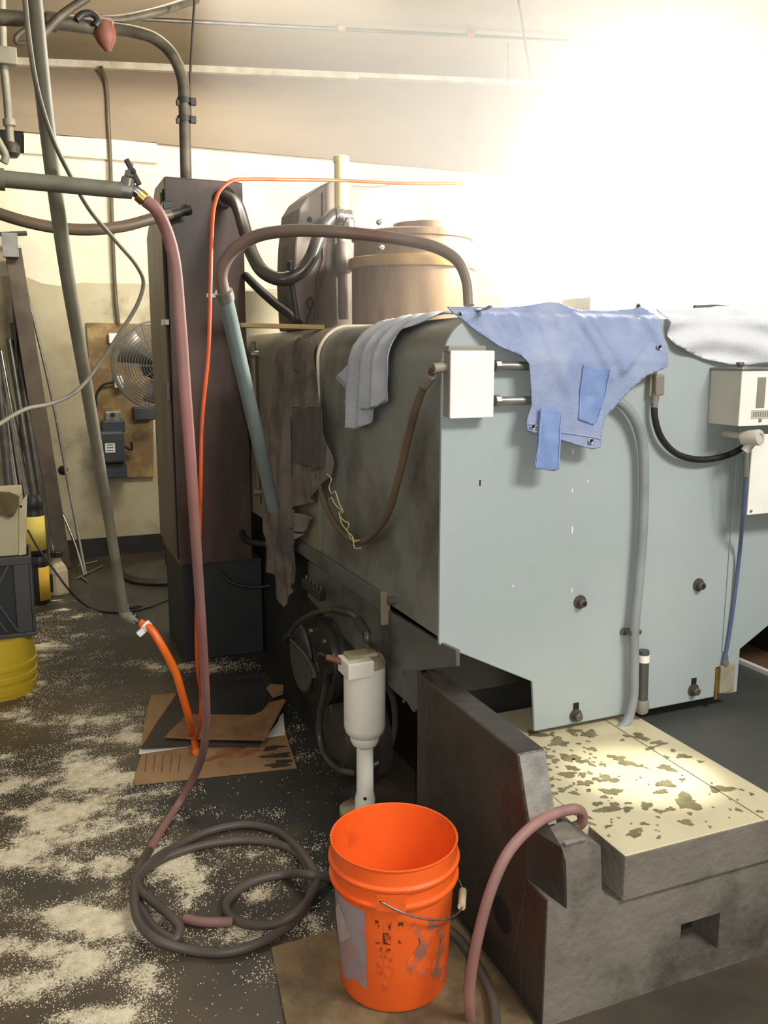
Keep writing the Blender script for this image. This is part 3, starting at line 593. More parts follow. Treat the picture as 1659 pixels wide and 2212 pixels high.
# ------------------------------------------------------------------ cloths on the cover
def fq(x, y, off=None):
    p0, p1 = PY(x, y, YP-.014), PY(x, y, YP-(.064 if off is None else off)); t = max(0, min(1, (y-670)/70)); return p0.lerp(p1, t)
def face2(pxs, off=None): return [(p.x, p.z) for p in (fq(x, y, off) for x, y in pxs)]
def side2(pxs, X=XS): return [(PX(x, y, X).y, PX(x, y, X).z) for x, y in pxs]
def nz2(a, b, s=1.0, k=0.0): return noise.noise(Vector((a*s, b*s, k)))
ap = thing('denim_apron', 'faded blue denim apron with pocket and strap draped over the cover front', 'apron', PY(1280, 960, YP))
def wrapfront(x, z, off):
    if z <= ZT-.01: return Vector((x, YP-off, z))
    d = z-(ZT-.01); a = min(d/.02, 1.0)
    return Vector((x, YP-off*(1-.5*a)+(d*.6+.02*a*a), ZT-.01+min(d, .05)*.9+.006*a))
RID = [((p.x, p.z), (q.x, q.z), w, h) for (a, b, w, h) in (((1255, 672), (1322, 815), .012, .022), ((1290, 690), (1352, 800), .010, .014), ((1168, 672), (1196, 750), .008, .014), ((1118, 675), (1150, 745), .008, .014), ((1072, 680), (1100, 730), .007, .012), ((1040, 680), (1060, 715), .006, .010), ((1210, 670), (1232, 735), .008, .012), ((1408, 690), (1442, 760), .010, .018), ((1345, 800), (1425, 700), .012, .012), ((1200, 760), (1250, 900), .02, .008)) for p, q in [(fq(*a), fq(*b))]]
def apron_off(x, z):
    # clears the conduits it hangs over
    top = ZT-z
    r = 0.0
    for (ax, az), (bx, bz), w, h in RID:
        dx, dz = bx-ax, bz-az; L2_ = dx*dx+dz*dz; t = max(0, min(1, ((x-ax)*dx+(z-az)*dz)/L2_))
        d = math.hypot(x-ax-dx*t, z-az-dz*t); r += h*math.exp(-(d/w)**2)*(1-.6*t)
    base = .050*min(1, max(0, top-.02)/.10)
    return .007+base+r*(1 if top > .02 else .45)+.005*nz2(x, z, 9, 3)+.0025*nz2(x, z, 26, 5)
apo = face2([(984, 664), (990, 678), (1006, 688), (1040, 714), (1090, 748), (1132, 768), (1146, 786), (1150, 850), (1151, 876), (1143, 900), (1140, 915), (1141, 930), (1158, 938), (1200, 948), (1240, 960), (1283, 971), (1301, 966), (1303, 930), (1313, 900), (1338, 872), (1368, 838), (1400, 812), (1430, 800), (1445, 792), (1448, 770), (1444, 715), (1440, 680), (1412, 662), (1390, 668), (1350, 672), (1282, 672), (1250, 664), (1226, 648), (1205, 652), (1150, 662), (1100, 666), (1040, 664)])
cloth('apron_body', apo, lambda x, z: wrapfront(x, z, apron_off(x, z)), M['denim'], ap, .010, .0025)
def patch(name, pxs, off, m, par, step=.008, amp=.002):
    return cloth(name, face2(pxs), lambda x, z: Vector((x, YP-apron_off(x, z)-off-amp*nz2(x, z, 30), z)), m, par, step, .0022)
patch('pocket', [(1262, 788), (1316, 796), (1308, 860), (1290, 912), (1283, 918), (1249, 906), (1255, 850)], .004, M['denimd'], ap)
patch('strap', [(1166, 880), (1190, 884), (1214, 890), (1210, 915), (1208, 960), (1206, 1012), (1196, 1017), (1155, 1012), (1152, 1005), (1160, 950), (1163, 905)], .012, M['denimd'], ap)
for pxs in ([(1142, 914), (1200, 930), (1302, 948)], [(1142, 928), (1200, 944), (1284, 967), (1300, 962)], [(1262, 790), (1256, 850), (1251, 904)], [(1314, 798), (1307, 858), (1290, 910)], [(1167, 884), (1164, 906), (1161, 950), (1156, 1006)], [(1211, 892), (1207, 915), (1205, 960), (1203, 1010)]):
    tube('stitching', [Vector((p.x, YP-apron_off(p.x, p.z)-(.0155 if y > 975 or (x in (1167, 1164, 1161, 1211, 1207, 1205)) else .0065), p.z)) for x, y in pxs for p in [fq(x, y)]], .0011, M['stitch'], ap, 6)
def grommet(par, c, axis, r=.0085):
    g = lathe('grommet', [(r*.55, .0), (r, .0), (r*1.05, .0015), (r*.8, .003), (r*.55, .002), (r*.55, 0)], c, M['galv'], par, axis, 20, caps=False)
    lathe('eyelet_hole', [(r*.54, .0006), (.0001, .0007)], c, M['darkhole'], g, axis, 16, caps=False)
for x, y in ((1277, 953), (1152, 922), (1001, 681), (1405, 661), (1434, 750)):
    p = fq(x, y); q = wrapfront(p.x, p.z, apron_off(p.x, p.z)+.004); grommet(ap, q, (0, -1, 0))
# lumps of cloth behind on top
def wrapside(y, z, off, X=XS):
    zc = ZT-RR
    if z <= zc: return Vector((X-off, y, z))
    s = (z-zc)*1.25; a = min(s/RR, 1.57)
    extra = max(0, s-1.57*RR)
    r = RR+off
    return Vector((X+RR-r*math.cos(a)+extra*1.6, y, zc+r*math.sin(a)))
rg = thing('grey_rag', 'crumpled grey blue rag hanging over the cover shoulder', 'rag', PX(800, 920, .97))
def rag_off(y, z):
    k = max(.25, min(1, (ZT-z)/.12))
    return .010+.034*k*(1-abs(math.sin(y*30+z*5+nz2(y, z, 4)*.9)))+.006*(.5+.5*nz2(y, z, 14, 2))
rgo = side2([(772, 716), (793, 690), (753, 815), (757, 834), (772, 870), (767, 920), (780, 926), (797, 923), (818, 908), (822, 884), (848, 866), (849, 800), (855, 745), (884, 700), (930, 668), (985, 660), (975, 654), (900, 652), (850, 660), (815, 672)][1:])
cloth('rag_cloth', rgo, lambda y, z: wrapside(y, z, rag_off(y, z)), M['rag'], rg, .009, .003)
for pxs in ([(755, 812), (760, 836), (775, 872)], [(768, 916), (784, 922), (800, 918)], [(797, 882), (822, 882), (847, 864)]):
    tube('hem', [wrapside(p.y, p.z, rag_off(p.y, p.z)+.003) for x, y in pxs for p in [PX(x, y, XS)]], .0035, M['ragedge'], rg, 6)
# second rag tail running onto the top towards the apron
wr = thing('white_rag', 'pale white cloth sagging along the cover top edge beside the apron', 'rag', PY(1560, 800, YP))
def wr_off(x, z): return .010+.018*(.5+.5*math.sin((z*1.0+(x-1.9)**2*.9)*70+nz2(x, z, 5)))+.006*nz2(x, z, 12, 4)
wro = face2([(1442, 668), (1448, 725), (1462, 745), (1490, 760), (1530, 776), (1580, 787), (1625, 788), (1662, 784), (1730, 760), (1760, 690), (1700, 660), (1640, 650), (1560, 664), (1500, 668)], .025)
cloth('cloth_body', wro, lambda x, z: wrapfront(x, z, wr_off(x, z)), M['ragw'], wr, .012, .003)
tp = tag(tube('top_cable', [PY(x, y, YF+.1) for x, y in ((1500, 664), (1560, 664), (1600, 675), (1630, 700), (1660, 740), (1700, 780))], .008, M['guard']), 'grey cable over the cover top above the white cloth', 'cable')
# dark shop apron at the left
da = thing('dark_apron', 'oily dark brown shop apron hanging against the cover side', 'apron', PX(650, 1300, .95))
def da_off(y, z):
    k = max(0, min(1, (1.5-z)/.5))
    return .012+.030*k*(.5+.5*math.sin(y*26+z*3.0+1.0+nz2(y, z, 3)*1.3))+.014*k*(.5+.5*math.sin(y*61+2))+.006*nz2(y, z, 11, 3)
dao = side2([(600, 772), (612, 756), (640, 742), (668, 746), (683, 754), (690, 800), (706, 870), (722, 950), (732, 1000), (726, 1030), (712, 1052), (700, 1075), (690, 1084), (660, 1094), (643, 1094), (688, 1116), (684, 1124), (673, 1148), (640, 1140), (674, 1152), (668, 1162), (655, 1172), (648, 1188), (664, 1196), (662, 1238), (660, 1254), (640, 1284), (630, 1310), (624, 1290), (622, 1200), (606, 1226), (608, 1245), (597, 1234), (598, 1160), (591, 1100), (597, 1000), (602, 900), (603, 830)])
cloth('apron_body', dao, lambda y, z: wrapside(y, z, da_off(y, z)+.004), M['apron'], da, .012, .003)
for pxs in ([(640, 900), (643, 950), (642, 1010), (641, 1090)], [(612, 1120), (640, 1140), (672, 1150)], [(645, 800), (690, 812)], [(642, 880), (715, 880)], [(645, 1005), (690, 1012), (722, 1030)]):
    tube('seam', [wrapside(p.y, p.z, da_off(p.y, p.z)+.0065) for x, y in pxs for p in [PX(x, y, XS)]], .0018, M['black'], da, 6)
patch_d = side2([(645, 885), (708, 880), (724, 960), (722, 1010), (700, 1015), (648, 990)])
cloth('pocket', patch_d, lambda y, z: wrapside(y, z, da_off(y, z)+.009), M['apron_dark'], da, .014, .003)
p = PX(706, 1027, XS); grommet(da, wrapside(p.y, p.z, da_off(p.y, p.z)+.008), (-1, 0, 0), .009)

# ------------------------------------------------------------------ column, drum and pipework on top of the machine
cn = thing('column_housing', 'tall oil stained grey column housing with rounded back on the machine', 'machine part', (1.4, 3.7, ZT+.005))
yk = 3.70
cpx = [(640, 700), (634, 600), (638, 520), (646, 450), (662, 424), (690, 402), (722, 386), (735, 378)]
cpts = [PY(x, y, yk) for x, y in cpx]; xr = PY(870, 500, yk).x
zt0 = cpts[-1].z
prism('housing_body', [(cpts[0].x, yk, ZT+.005)]+[tuple(p) for p in cpts[1:]]+[(cpts[-1].x+.02, yk, zt0), (PY(762, 400, yk).x, yk, PY(762, 400, yk).z), (PY(812, 398, yk).x, yk, PY(812, 402, yk).z), (xr, yk, PY(870, 392, yk).z), (xr, yk, ZT+.005)], (0, .28, 0), M['column'], cn, .008)
box('side_bracket', (xr+.001, yk+.02, 1.9), (xr+.08, yk+.2, PY(870, 394, yk).z), M['column'], cn)
prism('rib_plate', [PY(697, 415, yk-.014), PY(703, 415, yk-.014), PY(706, 580, yk-.014), PY(690, 640, yk-.014), PY(690, 690, yk-.014), PY(680, 690, yk-.014), PY(684, 600, yk-.014), PY(697, 560, yk-.014)], (0, .0135, 0), M['cabinet'], cn, .002)
cyl('guide_rod', PY(742, 690, yk-.04), PY(737, 480, yk-.04), .022, M['column'], cn, 18)
lathe('rod_collar', [(.032, 0), (.034, .03), (.03, .12), (.024, .13)], PY(741, 590, yk-.04), M['column'], cn, (0, 0, 1), 20)
lathe('oval_slot', [(.012, 0), (.010, .002)], PY(669, 474, yk-.002), M['darkhole'], cn, (0, -1, 0), 14)
tag(lathe('cream_tube', [(.030, 0), (.030, .20), (.034, .205), (.034, .225), (.028, .23)], PY(738, 461, yk-.07), M['creamtube'], axis=(0, 0, 1), n=24), 'upright cream plastic tube against the column housing', 'tube')
dr = thing('bronze_drum', 'bronze coloured cylindrical drum with raised rim on the grinder column', 'drum', (1.75, 3.25, ZT))
dc = PY(890, 600, 3.25); dcx, dcy = dc.x, 3.25
rd = dcx-PY(768, 600, 3.25).x
zb = ZT+.005; z1 = PY(890, 570, 3.25-rd).z; z0_ = PY(890, 545, 3.25-rd).z; z2 = PY(890, 492, 3.25-rd).z
lathe('drum_body', [(rd, zb), (rd, z1)], (dcx, dcy, 0), M['bronze'], dr, n=56)
lathe('drum_rim', [(rd+.012, z1), (rd+.014, z1+.004), (rd+.014, z0_-.004), (rd+.010, z0_)], (dcx, dcy, 0), M['bronzerim'], dr, n=56)
lathe('drum_upper', [(rd*.97, z0_), (rd*.96, z2-.02), (rd*1.0, z2-.015), (rd*1.0, z2+.005), (rd*.7, z2+.02)], (dcx, dcy, 0), M['bronze'], dr, n=56)
lathe('drum_cap', [(rd*.55, z2+.02), (rd*.55, z2+.05), (rd*.4, z2+.055)], (dcx+.06, dcy, 0), M['bronze'], dr, n=40)
for x, y in ((815, 480), (818, 535)): lathe('drum_stud', [(.010, 0), (.010, .02), (.006, .022)], (PY(x, y, dcy-rd*.85).x, dcy-rd*.9, PY(x, y, dcy-rd*.9).z), M['chrome'], dr, (0, -1, 0), 12)
# shiny elbow + thick hose loop from cabinet
th = thing('thick_hose', 'thick oily black hose sagging between cabinet and bright elbow', 'hose', PY(610, 600, 3.6))
tube('hose', [PY(487, 425, 4.14), PY(510, 440, 4.0), PY(530, 500, 3.8), PY(545, 550, 3.7), PY(570, 588, 3.62), (PY(607, 603, 3.58)), PY(645, 590, 3.57), PY(670, 560, 3.58), PY(688, 515, 3.6), PY(702, 484, 3.6), PY(720, 466, 3.61), PY(738, 464, 3.61)], .0285, M['oilhose'], th, 16)
cyl('hose_flange', PY(487, 425, 4.19), PY(487, 425, 4.15), .045, M['cabinet'], th, 20)
lathe('elbow', [(.034, 0), (.038, .01), (.038, .03), (.033, .035), (.034, .07)], PY(722, 466, 3.61), M['chrome'], th, (1, .05, -.05), 22)
tube('elbow_pipe', [PY(745, 466, 3.61), PY(752, 480, 3.61), PY(752, 500, 3.61)], .03, M['chrome'], th, 16)
hs = thing('hose_support', 'thin black bracket rod holding up the sagging thick hose', 'bracket', PY(640, 700, 3.58))
cyl('rod', PY(643, 697, 3.59), PY(629, 605, 3.60), .012, M['black'], hs, 12)
lathe('clip', [(.014, 0), (.014, .035), (.008, .038)], PY(628, 585, 3.53), M['black'], hs, (0, 0, 1), 12)
tag(tube('black_hose', [PY(531, 596, 4.18), PY(560, 625, 4.0), PY(600, 660, 3.8), PY(630, 682, 3.66), PY(645, 700, 3.58)], .020, M['black']), 'black hose running down from cabinet edge behind the olive cover', 'hose')
tag(tube('thin_black_hose', [PY(668, 668, 3.66), PY(664, 650, 3.66), PY(672, 644, 3.66), PY(676, 655, 3.66), PY(664, 690, 3.64), PY(660, 705, 3.64)], .005, M['black'], n=8), 'thin curled black hose on the column housing foot', 'hose')
# small crumbly panel behind, wood slat
sl_ = PY(525, 702, 3.45)
tag(prism('wood_slat', [PY(520, 697, 3.5), PY(522, 707, 3.5), PY(700, 712, 3.3), PY(702, 702, 3.3)], (0, .05, .0), M['wood'], bv=.002), 'weathered wood slat lying on the olive rear cover', 'slat')
tag(box('oil_reservoir', (PY(545, 690, 4.15).x+.02, 4.69, ZT-.1), (PY(640, 640, 4.75).x+.1, 4.72, PY(600, 630, 4.7).z), M['wall_low']), 'dirty cream panel standing behind the olive rear cover', 'panel')
for i, (x, w) in enumerate(((548, 4), (562, 3))):
    pass
vr = thing('tie_rod', 'thin dark rod with two white clamps beside the rear cover', 'rod', PY(548, 1090, 4.12))
a, b = PX(547, 740, XS-.03), PX(556, 1085, XS-.03)
cyl('rod', PY(547, 738, 4.03), PY(560, 1085, 4.03), .012, M['cabside'], vr, 12)
for y in (765, 1063): cyl('clamp', PY(540+(y-740)*.025, y, 4.02), PY(558+(y-740)*.025, y, 4.02), .016, M['galv'], vr, 12)
# grey pvc tube with arching hose over the machine
gt = thing('coolant_hose', 'grey rubber hose arching over the machine from a grey blue plastic tube', 'hose', PX(590, 1080, .9))
T0, T1 = Vector(PY(486, 640, 2.9)), Vector(PY(592, 1100, 3.3))
cyl('plastic_tube', T0, T1, .0255, M['pvc'], gt, 20)
tube('hose', [T0+(T0-T1).normalized()*-.02, PY(478, 590, 2.88), PY(500, 545, 2.85), PY(550, 512, 2.8), PY(620, 499, 2.72), PY(700, 499, 2.65), PY(800, 508, 2.6), PY(890, 521, 2.55), PY(950, 538, 2.5), PY(990, 565, 2.46), PY(1008, 605, 2.44), PY(1013, 660, 2.42)], [.021, .017], M['greyhose'], gt, 16)
dv = (T1-T0).normalized()
cl_ = cyl('hose_clamp', T0-dv*.018, T0+dv*.012, .030, M['galv'], gt, 20)
obox('clamp_screw', T0+Vector((-.045, 0, 0)), ((1, 0, 0), (0, 1, 0), (0, 0, 1)), (.016, .008, .007), M['galv'], cl_, .002)

# ------------------------------------------------------------------ electrical cabinet
ec = thing('electrical_cabinet', 'tall dark brown electrical cabinet on a black plinth', 'cabinet', (.83, 4.5, 0))
cx0, cx1, cy0, cy1 = .64, 1.0, 4.2, 4.78
zt = 2.302; zbm = .497
body = [(cx0, cy0, zbm), (cx0, cy0, zt), (cx0, cy0+.30, zt), (cx0, cy1, zt-.17), (cx0, cy1, zbm)]
o = prism('cabinet_body', body, (cx1-cx0, 0, 0), [M['cabinet'], M['cabside']], ec, .004)
for p in o.data.polygons:
    if p.normal.x < -.9: p.material_index = 1
dd = prism('door', [(cx0-.014, cy0+.045, zbm+.05), (cx0-.014, cy0+.045, zt-.06), (cx0-.014, cy0+.28, zt-.06), (cx0-.014, cy1-.015, zt-.2), (cx0-.014, cy1-.015, zbm+.05)], (.013, 0, 0), M['cabside'], ec, .004)
p = PX(357, 697, cx0-.02); obox('latch', p, ((1, 0, 0), (0, 1, 0), (0, 0, 1)), (.012, .05, .014), M['chrome'], dd, .003)
p = PX(361, 845, cx0-.02); obox('latch', p, ((1, 0, 0), (0, 1, 0), (0, 0, 1)), (.010, .03, .045), M['bolt'], dd, .003)
box('door_gasket', (cx0-.006, cy0+.015, zbm+.03), (cx0-.0005, cy0+.03, zt-.05), M['darkhole'], ec, 0)
box('plinth', (cx0+.01, cy0+.02, 0), (cx1+.05, cy1-.03, zbm-.0005), M['plinth'], ec)
box('top_flange', (cx0+.01, cy0+.02, zt+.0005), (cx1-.01, cy0+.28, zt+.006), M['cabinet'], ec, 0)
tag(tube('plinth_cable', [PY(478, 1235, 4.2), PY(490, 1252, 4.17), PY(520, 1265, 4.15), PY(560, 1268, 4.13), PY(600, 1262, 4.1)], .009, M['black']), 'glossy black cable drooping in front of the cabinet plinth', 'cable')
tag(tube('low_conduit', [PY(523, 1150, 4.17), PY(530, 1165, 4.1), PY(560, 1174, 3.9), PY(610, 1178, 3.75), PY(660, 1185, 3.6)], .016, M['black']), 'black conduit crossing from cabinet to the machine below the dark apron', 'conduit')
# conduit from ceiling into the cabinet
kc = thing('ceiling_conduit', 'thick brown conduit bending from the ceiling pipe down into the cabinet top', 'conduit', PY(400, 380, 4.35))
tube('conduit', [PY(402, 386, 4.35), PY(400, 300, 4.35), PY(398, 230, 4.35), PY(394, 170, 4.35), PY(372, 118, 4.36), PY(335, 84, 4.38), PY(285, 68, 4.4), PY(245, 62, 4.42)], .027, M['pipe'], kc, 16)
for y in (218, 257):
    cc = cyl('clamp', PY(398, y-6, 4.35), PY(399, y+6, 4.35), .034, M['steel_dark'], kc, 16)
    obox('clamp_bolt', PY(417, y+2, 4.33), ((1, 0, 0), (0, 1, 0), (0, 0, 1)), (.014, .012, .016), M['steel_dark'], cc, .003)
    obox('clamp_ear', PY(384, y+4, 4.33), ((1, 0, 0), (0, 1, 0), (0, 0, 1)), (.008, .01, .012), M['steel_dark'], cc, .003)
up = thing('ceiling_pipe', 'rusty horizontal pipe with fittings under the ceiling', 'pipe', PY(120, 45, 4.4))
tube('pipe', [PY(-60, 34, 4.4), PY(60, 42, 4.4), PY(140, 50, 4.4), PY(215, 60, 4.42)], .033, M['pipe'], up, 14)
cyl('coupling', PY(100, 45, 4.4), PY(122, 48, 4.4), .042, M['pipe'], up, 14)
lathe('end_cap', [(.05, 0), (.055, .04), (.04, .08), (.012, .12)], PY(222, 50, 4.42), M['rustred'], up, (.15, 0, -1), 16)
cyl('cap_collar', PY(208, 60, 4.42), PY(240, 64, 4.42), .046, M['rustred'], up, 14)
tube('wire_loop', [PY(165, 42, 4.36), PY(180, 30, 4.36), PY(200, 30, 4.36), PY(212, 44, 4.36), PY(205, 55, 4.36)], .016, M['steel_dark'], up, 8)
tag(tube('diagonal_conduit', [PY(425, -2, 4.6), PY(340, 25, 4.5), PY(260, 42, 4.45), PY(215, 44, 4.43)], .020, M['pipe']), 'brown conduit running up from the rusty ceiling pipe to the roof', 'conduit')
tag(tube('roof_brace', [PY(190, -6, 4.3), PY(130, 35, 4.3), PY(85, 82, 4.3)], .018, M['pipe']), 'dark diagonal brace crossing the rusty ceiling pipe', 'brace')
tag(tube('hook_wire', [PY(60, 60, 4.3), PY(35, 80, 4.3), PY(36, 92, 4.3), PY(60, 92, 4.3)], .010, M['pipe'], n=8), 'bent hook of wire below the rusty ceiling pipe', 'hook')
tag(tube('hanger_rod', [PY(421, -10, 4.4), PY(413, 120, 4.4), PY(410, 200, 4.4), PY(412, 262, 4.4)], .006, M['steel_dark'], n=8), 'thin hanger rod beside the ceiling conduit clamps', 'rod')
tag(tube('roof_wire', [PY(1115, -20, 5.3), PY(1125, 30, 5.3), PY(1135, 100, 5.3), PY(1147, 165, 5.3)], .007, M['steel_dark'], n=8), 'long wire hanging from the roof in the window glare', 'wire')
tag(cyl('short_roof_wire', PY(1098, 55, 5.9), PY(1096, 190, 6.3), .005, M['steel_dark'], n=8), 'short straight wire hanging against the window glare', 'wire')
rc = thing('roof_conduit', 'thin conduit with couplings along the roof panel joint', 'conduit', PY(700, 62, 5.85))
tube('pipe', [PY(300, 42, 5.86), PY(700, 62, 5.85), PY(1225, 88, 5.85)], .010, M['steel_dark'], rc, 8)
for x, y in ((736, 62), (1016, 75)): cyl('coupling', PY(x-7, y, 5.84), PY(x+7, y, 5.84), .024, M['rustred'], rc, 12)
vp_ = thing('wall_pipe', 'pale vertical pipe with couplings at the outer end of the back wall', 'pipe', PY(24, 330, 5.6))
tube('pipe', [PY(3, -30, 5.6), PY(8, 130, 5.6), PY(16, 220, 5.6), PY(22, 300, 5.6), PY(26, 328, 5.6)], .022, M['pipe_grey'], vp_, 12)
cyl('coupling', PY(19, 258, 5.6), PY(21, 272, 5.6), .034, M['pipe_grey'], vp_, 12)
obox('clamp_block', PY(16, 122, 5.58), ((1, 0, 0), (0, 1, 0), (0, 0, 1)), (.05, .03, .045), M['pipe_grey'], vp_, .005)
lathe('lower_joint', [(.03, 0), (.045, .02), (.045, .06), (.03, .08)], PY(26, 340, 5.6), M['steel_dark'], vp_, (0, 0, 1), 14)
tag(tube('angled_pipe', [PY(-20, 280, 5.5), PY(0, 312, 5.5), PY(12, 338, 5.5), PY(8, 352, 5.5)], .022, M['pipe_grey'], n=10), 'short angled pale pipe joining the vertical wall pipe', 'pipe')
# spigot pipe
wpz = thing('water_pipe', 'grey horizontal water pipe ending in a tap with a cross handle', 'pipe', PY(130, 400, 1.85))
yq = 1.85
cyl('pipe', PY(-80, 378, yq), PY(262, 411, yq), .0155, M['pipe_grey'], wpz, 18)
cyl('coupling', PY(-40, 384, yq), PY(10, 388, yq), .020, M['pipe_grey'], wpz, 18)
tp = cyl('tap_body', PY(254, 410, yq), PY(284, 413, yq), .0155, M['galv'], wpz, 16)
tube('tap_spout', [PY(272, 412, yq), PY(290, 412, yq), PY(303, 422, yq)], .0115, M['chrome'], wpz, 14)
lathe('tap_bonnet', [(.014, 0), (.013, .016), (.009, .02), (.009, .03), (.005, .032), (.005, .046)], PY(274, 404, yq), M['chrome'], wpz, (.25, 0, 1), 16)
hb = PY(287, 372, yq)
hd = obox('tap_handle', hb, ((.5, 0, -1), (0, 1, 0), (1, 0, .5)), (.026, .005, .005), M['steel_dark'], wpz, .002)
obox('handle_bar', hb, ((0, 1, 0), (.5, 0, -1), (1, 0, .5)), (.018, .004, .004), M['steel_dark'], hd, .002)
rh = thing('red_hose', 'long faded red rubber hose from the tap coiled on the floor', 'hose', PZ(480, 1900))
bf0, bf1 = PY(299, 420, yq), PY(318, 437, yq)
lathe('brass_coupling', [(.014, 0), (.014, .014), (.0115, .016), (.0115, .028), (.010, .03)], bf0, M['brass'], rh, bf1-bf0, 12)
R0 = .0128
def K(x, y, h=0.0): return PZ(250+x/3.16, 1400+y/3.16, R0+h)
run = [PY(314, 433, yq), PY(336, 452, yq), PY(360, 500, 1.87), PY(376, 560, 1.88), PY(388, 680, 1.9), PY(400, 840, 1.93), PY(412, 1000, 1.98), PY(424, 1180, 2.08), PY(436, 1360, 2.25), PY(444, 1500, 2.42), PY(445, 1570, 2.55), PY(437, 1630, 2.66), PY(418, 1680, 2.75)]
loop = [K(430, 1060), K(320, 1230), K(230, 1380), K(165, 1490, .024), K(145, 1570, .024), K(165, 1650, .024), K(260, 1735, .024), K(370, 1825, .024), K(435, 1905, .01), K(410, 1985), K(310, 1950), K(200, 1830), K(150, 1690), K(165, 1560), K(300, 1450), K(460, 1385), K(650, 1335), K(850, 1312), K(1080, 1330), K(1250, 1410), K(1330, 1560), K(1325, 1690), K(1260, 1820), K(1120, 1940), K(940, 2030), K(740, 2078), K(500, 2060), K(270, 1985, .024), K(150, 1850, .024), K(128, 1700, .026), K(140, 1580, .026), K(230, 1470, .026), K(400, 1360, .005), K(640, 1250), K(880, 1205), K(1080, 1240), K(1240, 1360, .02), K(1322, 1470, .03), K(1370, 1570, .024), K(1330, 1690, .03)]
tube('hose', run+loop[:3], R0, M['redhose'], rh, 14, 6)
tube('coil', loop[2:]+[K(1240, 1800, .032), K(1100, 1880, .01), K(900, 1885), K(790, 1835), K(752, 1760), K(800, 1680), K(950, 1590), K(1150, 1545), K(1330, 1545, .045), K(1480, 1580), K(1800, 1700), PZ(900, 1985, R0), PZ(975, 2015, R0), PZ(1030, 2085, R0+.01), PZ(1062, 2150, R0+.01), PZ(1072, 2230, R0+.01)], R0, M['coil'], rh, 12, 6)
tube('tape', [K(470, 1845, .002), K(560, 1865, .002), K(640, 1872, .002), K(800, 1870, .002)], .013, M['redhose'], rh, 12)
# front hose from table to floor
tag(tube('pink_hose', [PZ(1236, 1788, .40), PZ(1256, 1778, .415), PZ(1257, 1757, .445), PZ(1238, 1748, .475), PY(1200, 1757, 1.56), PY(1150, 1785, 1.54), PY(1100, 1838, 1.525), PY(1065, 1910, 1.52), PY(1038, 2000, 1.52), PY(1020, 2090, 1.525), PY(1014, 2160, 1.535), PY(1022, 2220, 1.55), PZ(1060, 2275, .014)], .0125, M['redhose'], n=14), 'faded red rubber hose hooked over the machine bed edge to the floor', 'hose')
# brown hose to cabinet
bh = thing('brown_hose', 'brown hose sagging across the wall to a black coupling at the cabinet', 'hose', PY(200, 500, 4.0))
tube('hose', [PY(-60, 440, 4.0), PY(0, 462, 4.0), PY(60, 480, 4.0), PY(130, 493, 4.0), (PY(200, 496, 4.0)), PY(270, 488, 4.02), PY(330, 472, 4.05), PY(368, 463, 4.08)], .024, M['brownhose'], bh, 14)
a, b = PY(364, 464, 4.08), PY(408, 452, 4.12)
lathe('coupling', [(.026, 0), (.026, .05), (.022, .055), (.022, .085), (.025, .09), (.025, (b-a).length)], a, M['black'], bh, b-a, 16)
obox('coupling_bracket', PY(360, 452, 4.16), ((1, 0, 0), (0, 1, 0), (0, 0, 1)), (.02, .035, .03), M['blackpl'], bh, .003)
# air drop pipe and orange air hose
ad = thing('air_drop_pipe', 'long grey air pipe slanting down from the ceiling to a hose coupling', 'pipe', PY(272, 1330, 2.9))
tube('pipe', [PY(70, -30, 1.75), PY(100, 260, 1.85), PY(140, 560, 2.0), PY(186, 830, 2.25), PY(228, 1080, 2.6), PY(268, 1320, 2.9)], [.0145, .0155], M['pipe_grey'], ad, 14)
a, b = PY(266, 1310, 2.9), PY(284, 1337, 2.9)
tube('swivel_elbow', [PY(266, 1308, 2.9), PY(271, 1328, 2.9), PY(287, 1337, 2.9)], .018, M['pipe_grey'], ad, 14)
cyl('quick_coupler', PY(280, 1331, 2.9), PY(294, 1341, 2.9), .016, M['chrome'], ad, 14)
ah = thing('orange_air_hose', 'thick glossy orange air hose from the coupler to the cardboard', 'hose', PZ(415, 1580))
tube('hose', [PY(303, 1345, 2.9), PY(325, 1358, 2.88), PY(350, 1396, 2.86), PY(378, 1450, 2.88), PY(395, 1505, 2.92), PY(408, 1550, 2.98), PZ(416, 1590, .02), PZ(424, 1625, .02)], .0135, M['orange'], ah, 14)
cyl('hose_nipple', PY(290, 1338, 2.9), PY(308, 1348, 2.9), .010, M['steel_dark'], ah, 12)
cyl('hose_clip', PY(311, 1347, 2.895), PY(321, 1357, 2.89), .018, M['white'], ah, 14)
obox('clip_tab', PY(309, 1362, 2.89), ((1, 0, .8), (0, 1, 0), (-.8, 0, 1)), (.022, .008, .010), M['white'], ah, .003)
tag(tube('orange_tubing', [PY(1000, 396, 3.3), PY(870, 396, 3.3), PY(740, 390, 3.3), PY(620, 388, 3.2), PY(540, 387, 3.05), PY(500, 391, 2.95), PY(475, 412, 2.9), PY(462, 450, 2.85), PY(457, 520, 2.8), PY(455, 600, 2.78), PY(450, 760, 2.75), PY(437, 900, 2.75), PY(434, 1020, 2.75), PY(432, 1120, 2.8), PY(428, 1250, 2.85), PY(424, 1350, 2.9), PY(427, 1450, 2.95), PY(434, 1500, 3.0), PY(432, 1560, 3.03), PZ(422, 1600, .02), PZ(415, 1625, .02)], .0062, M['orangethin'], n=10), 'thin orange tubing running over the machine and down to the cardboard', 'tubing')
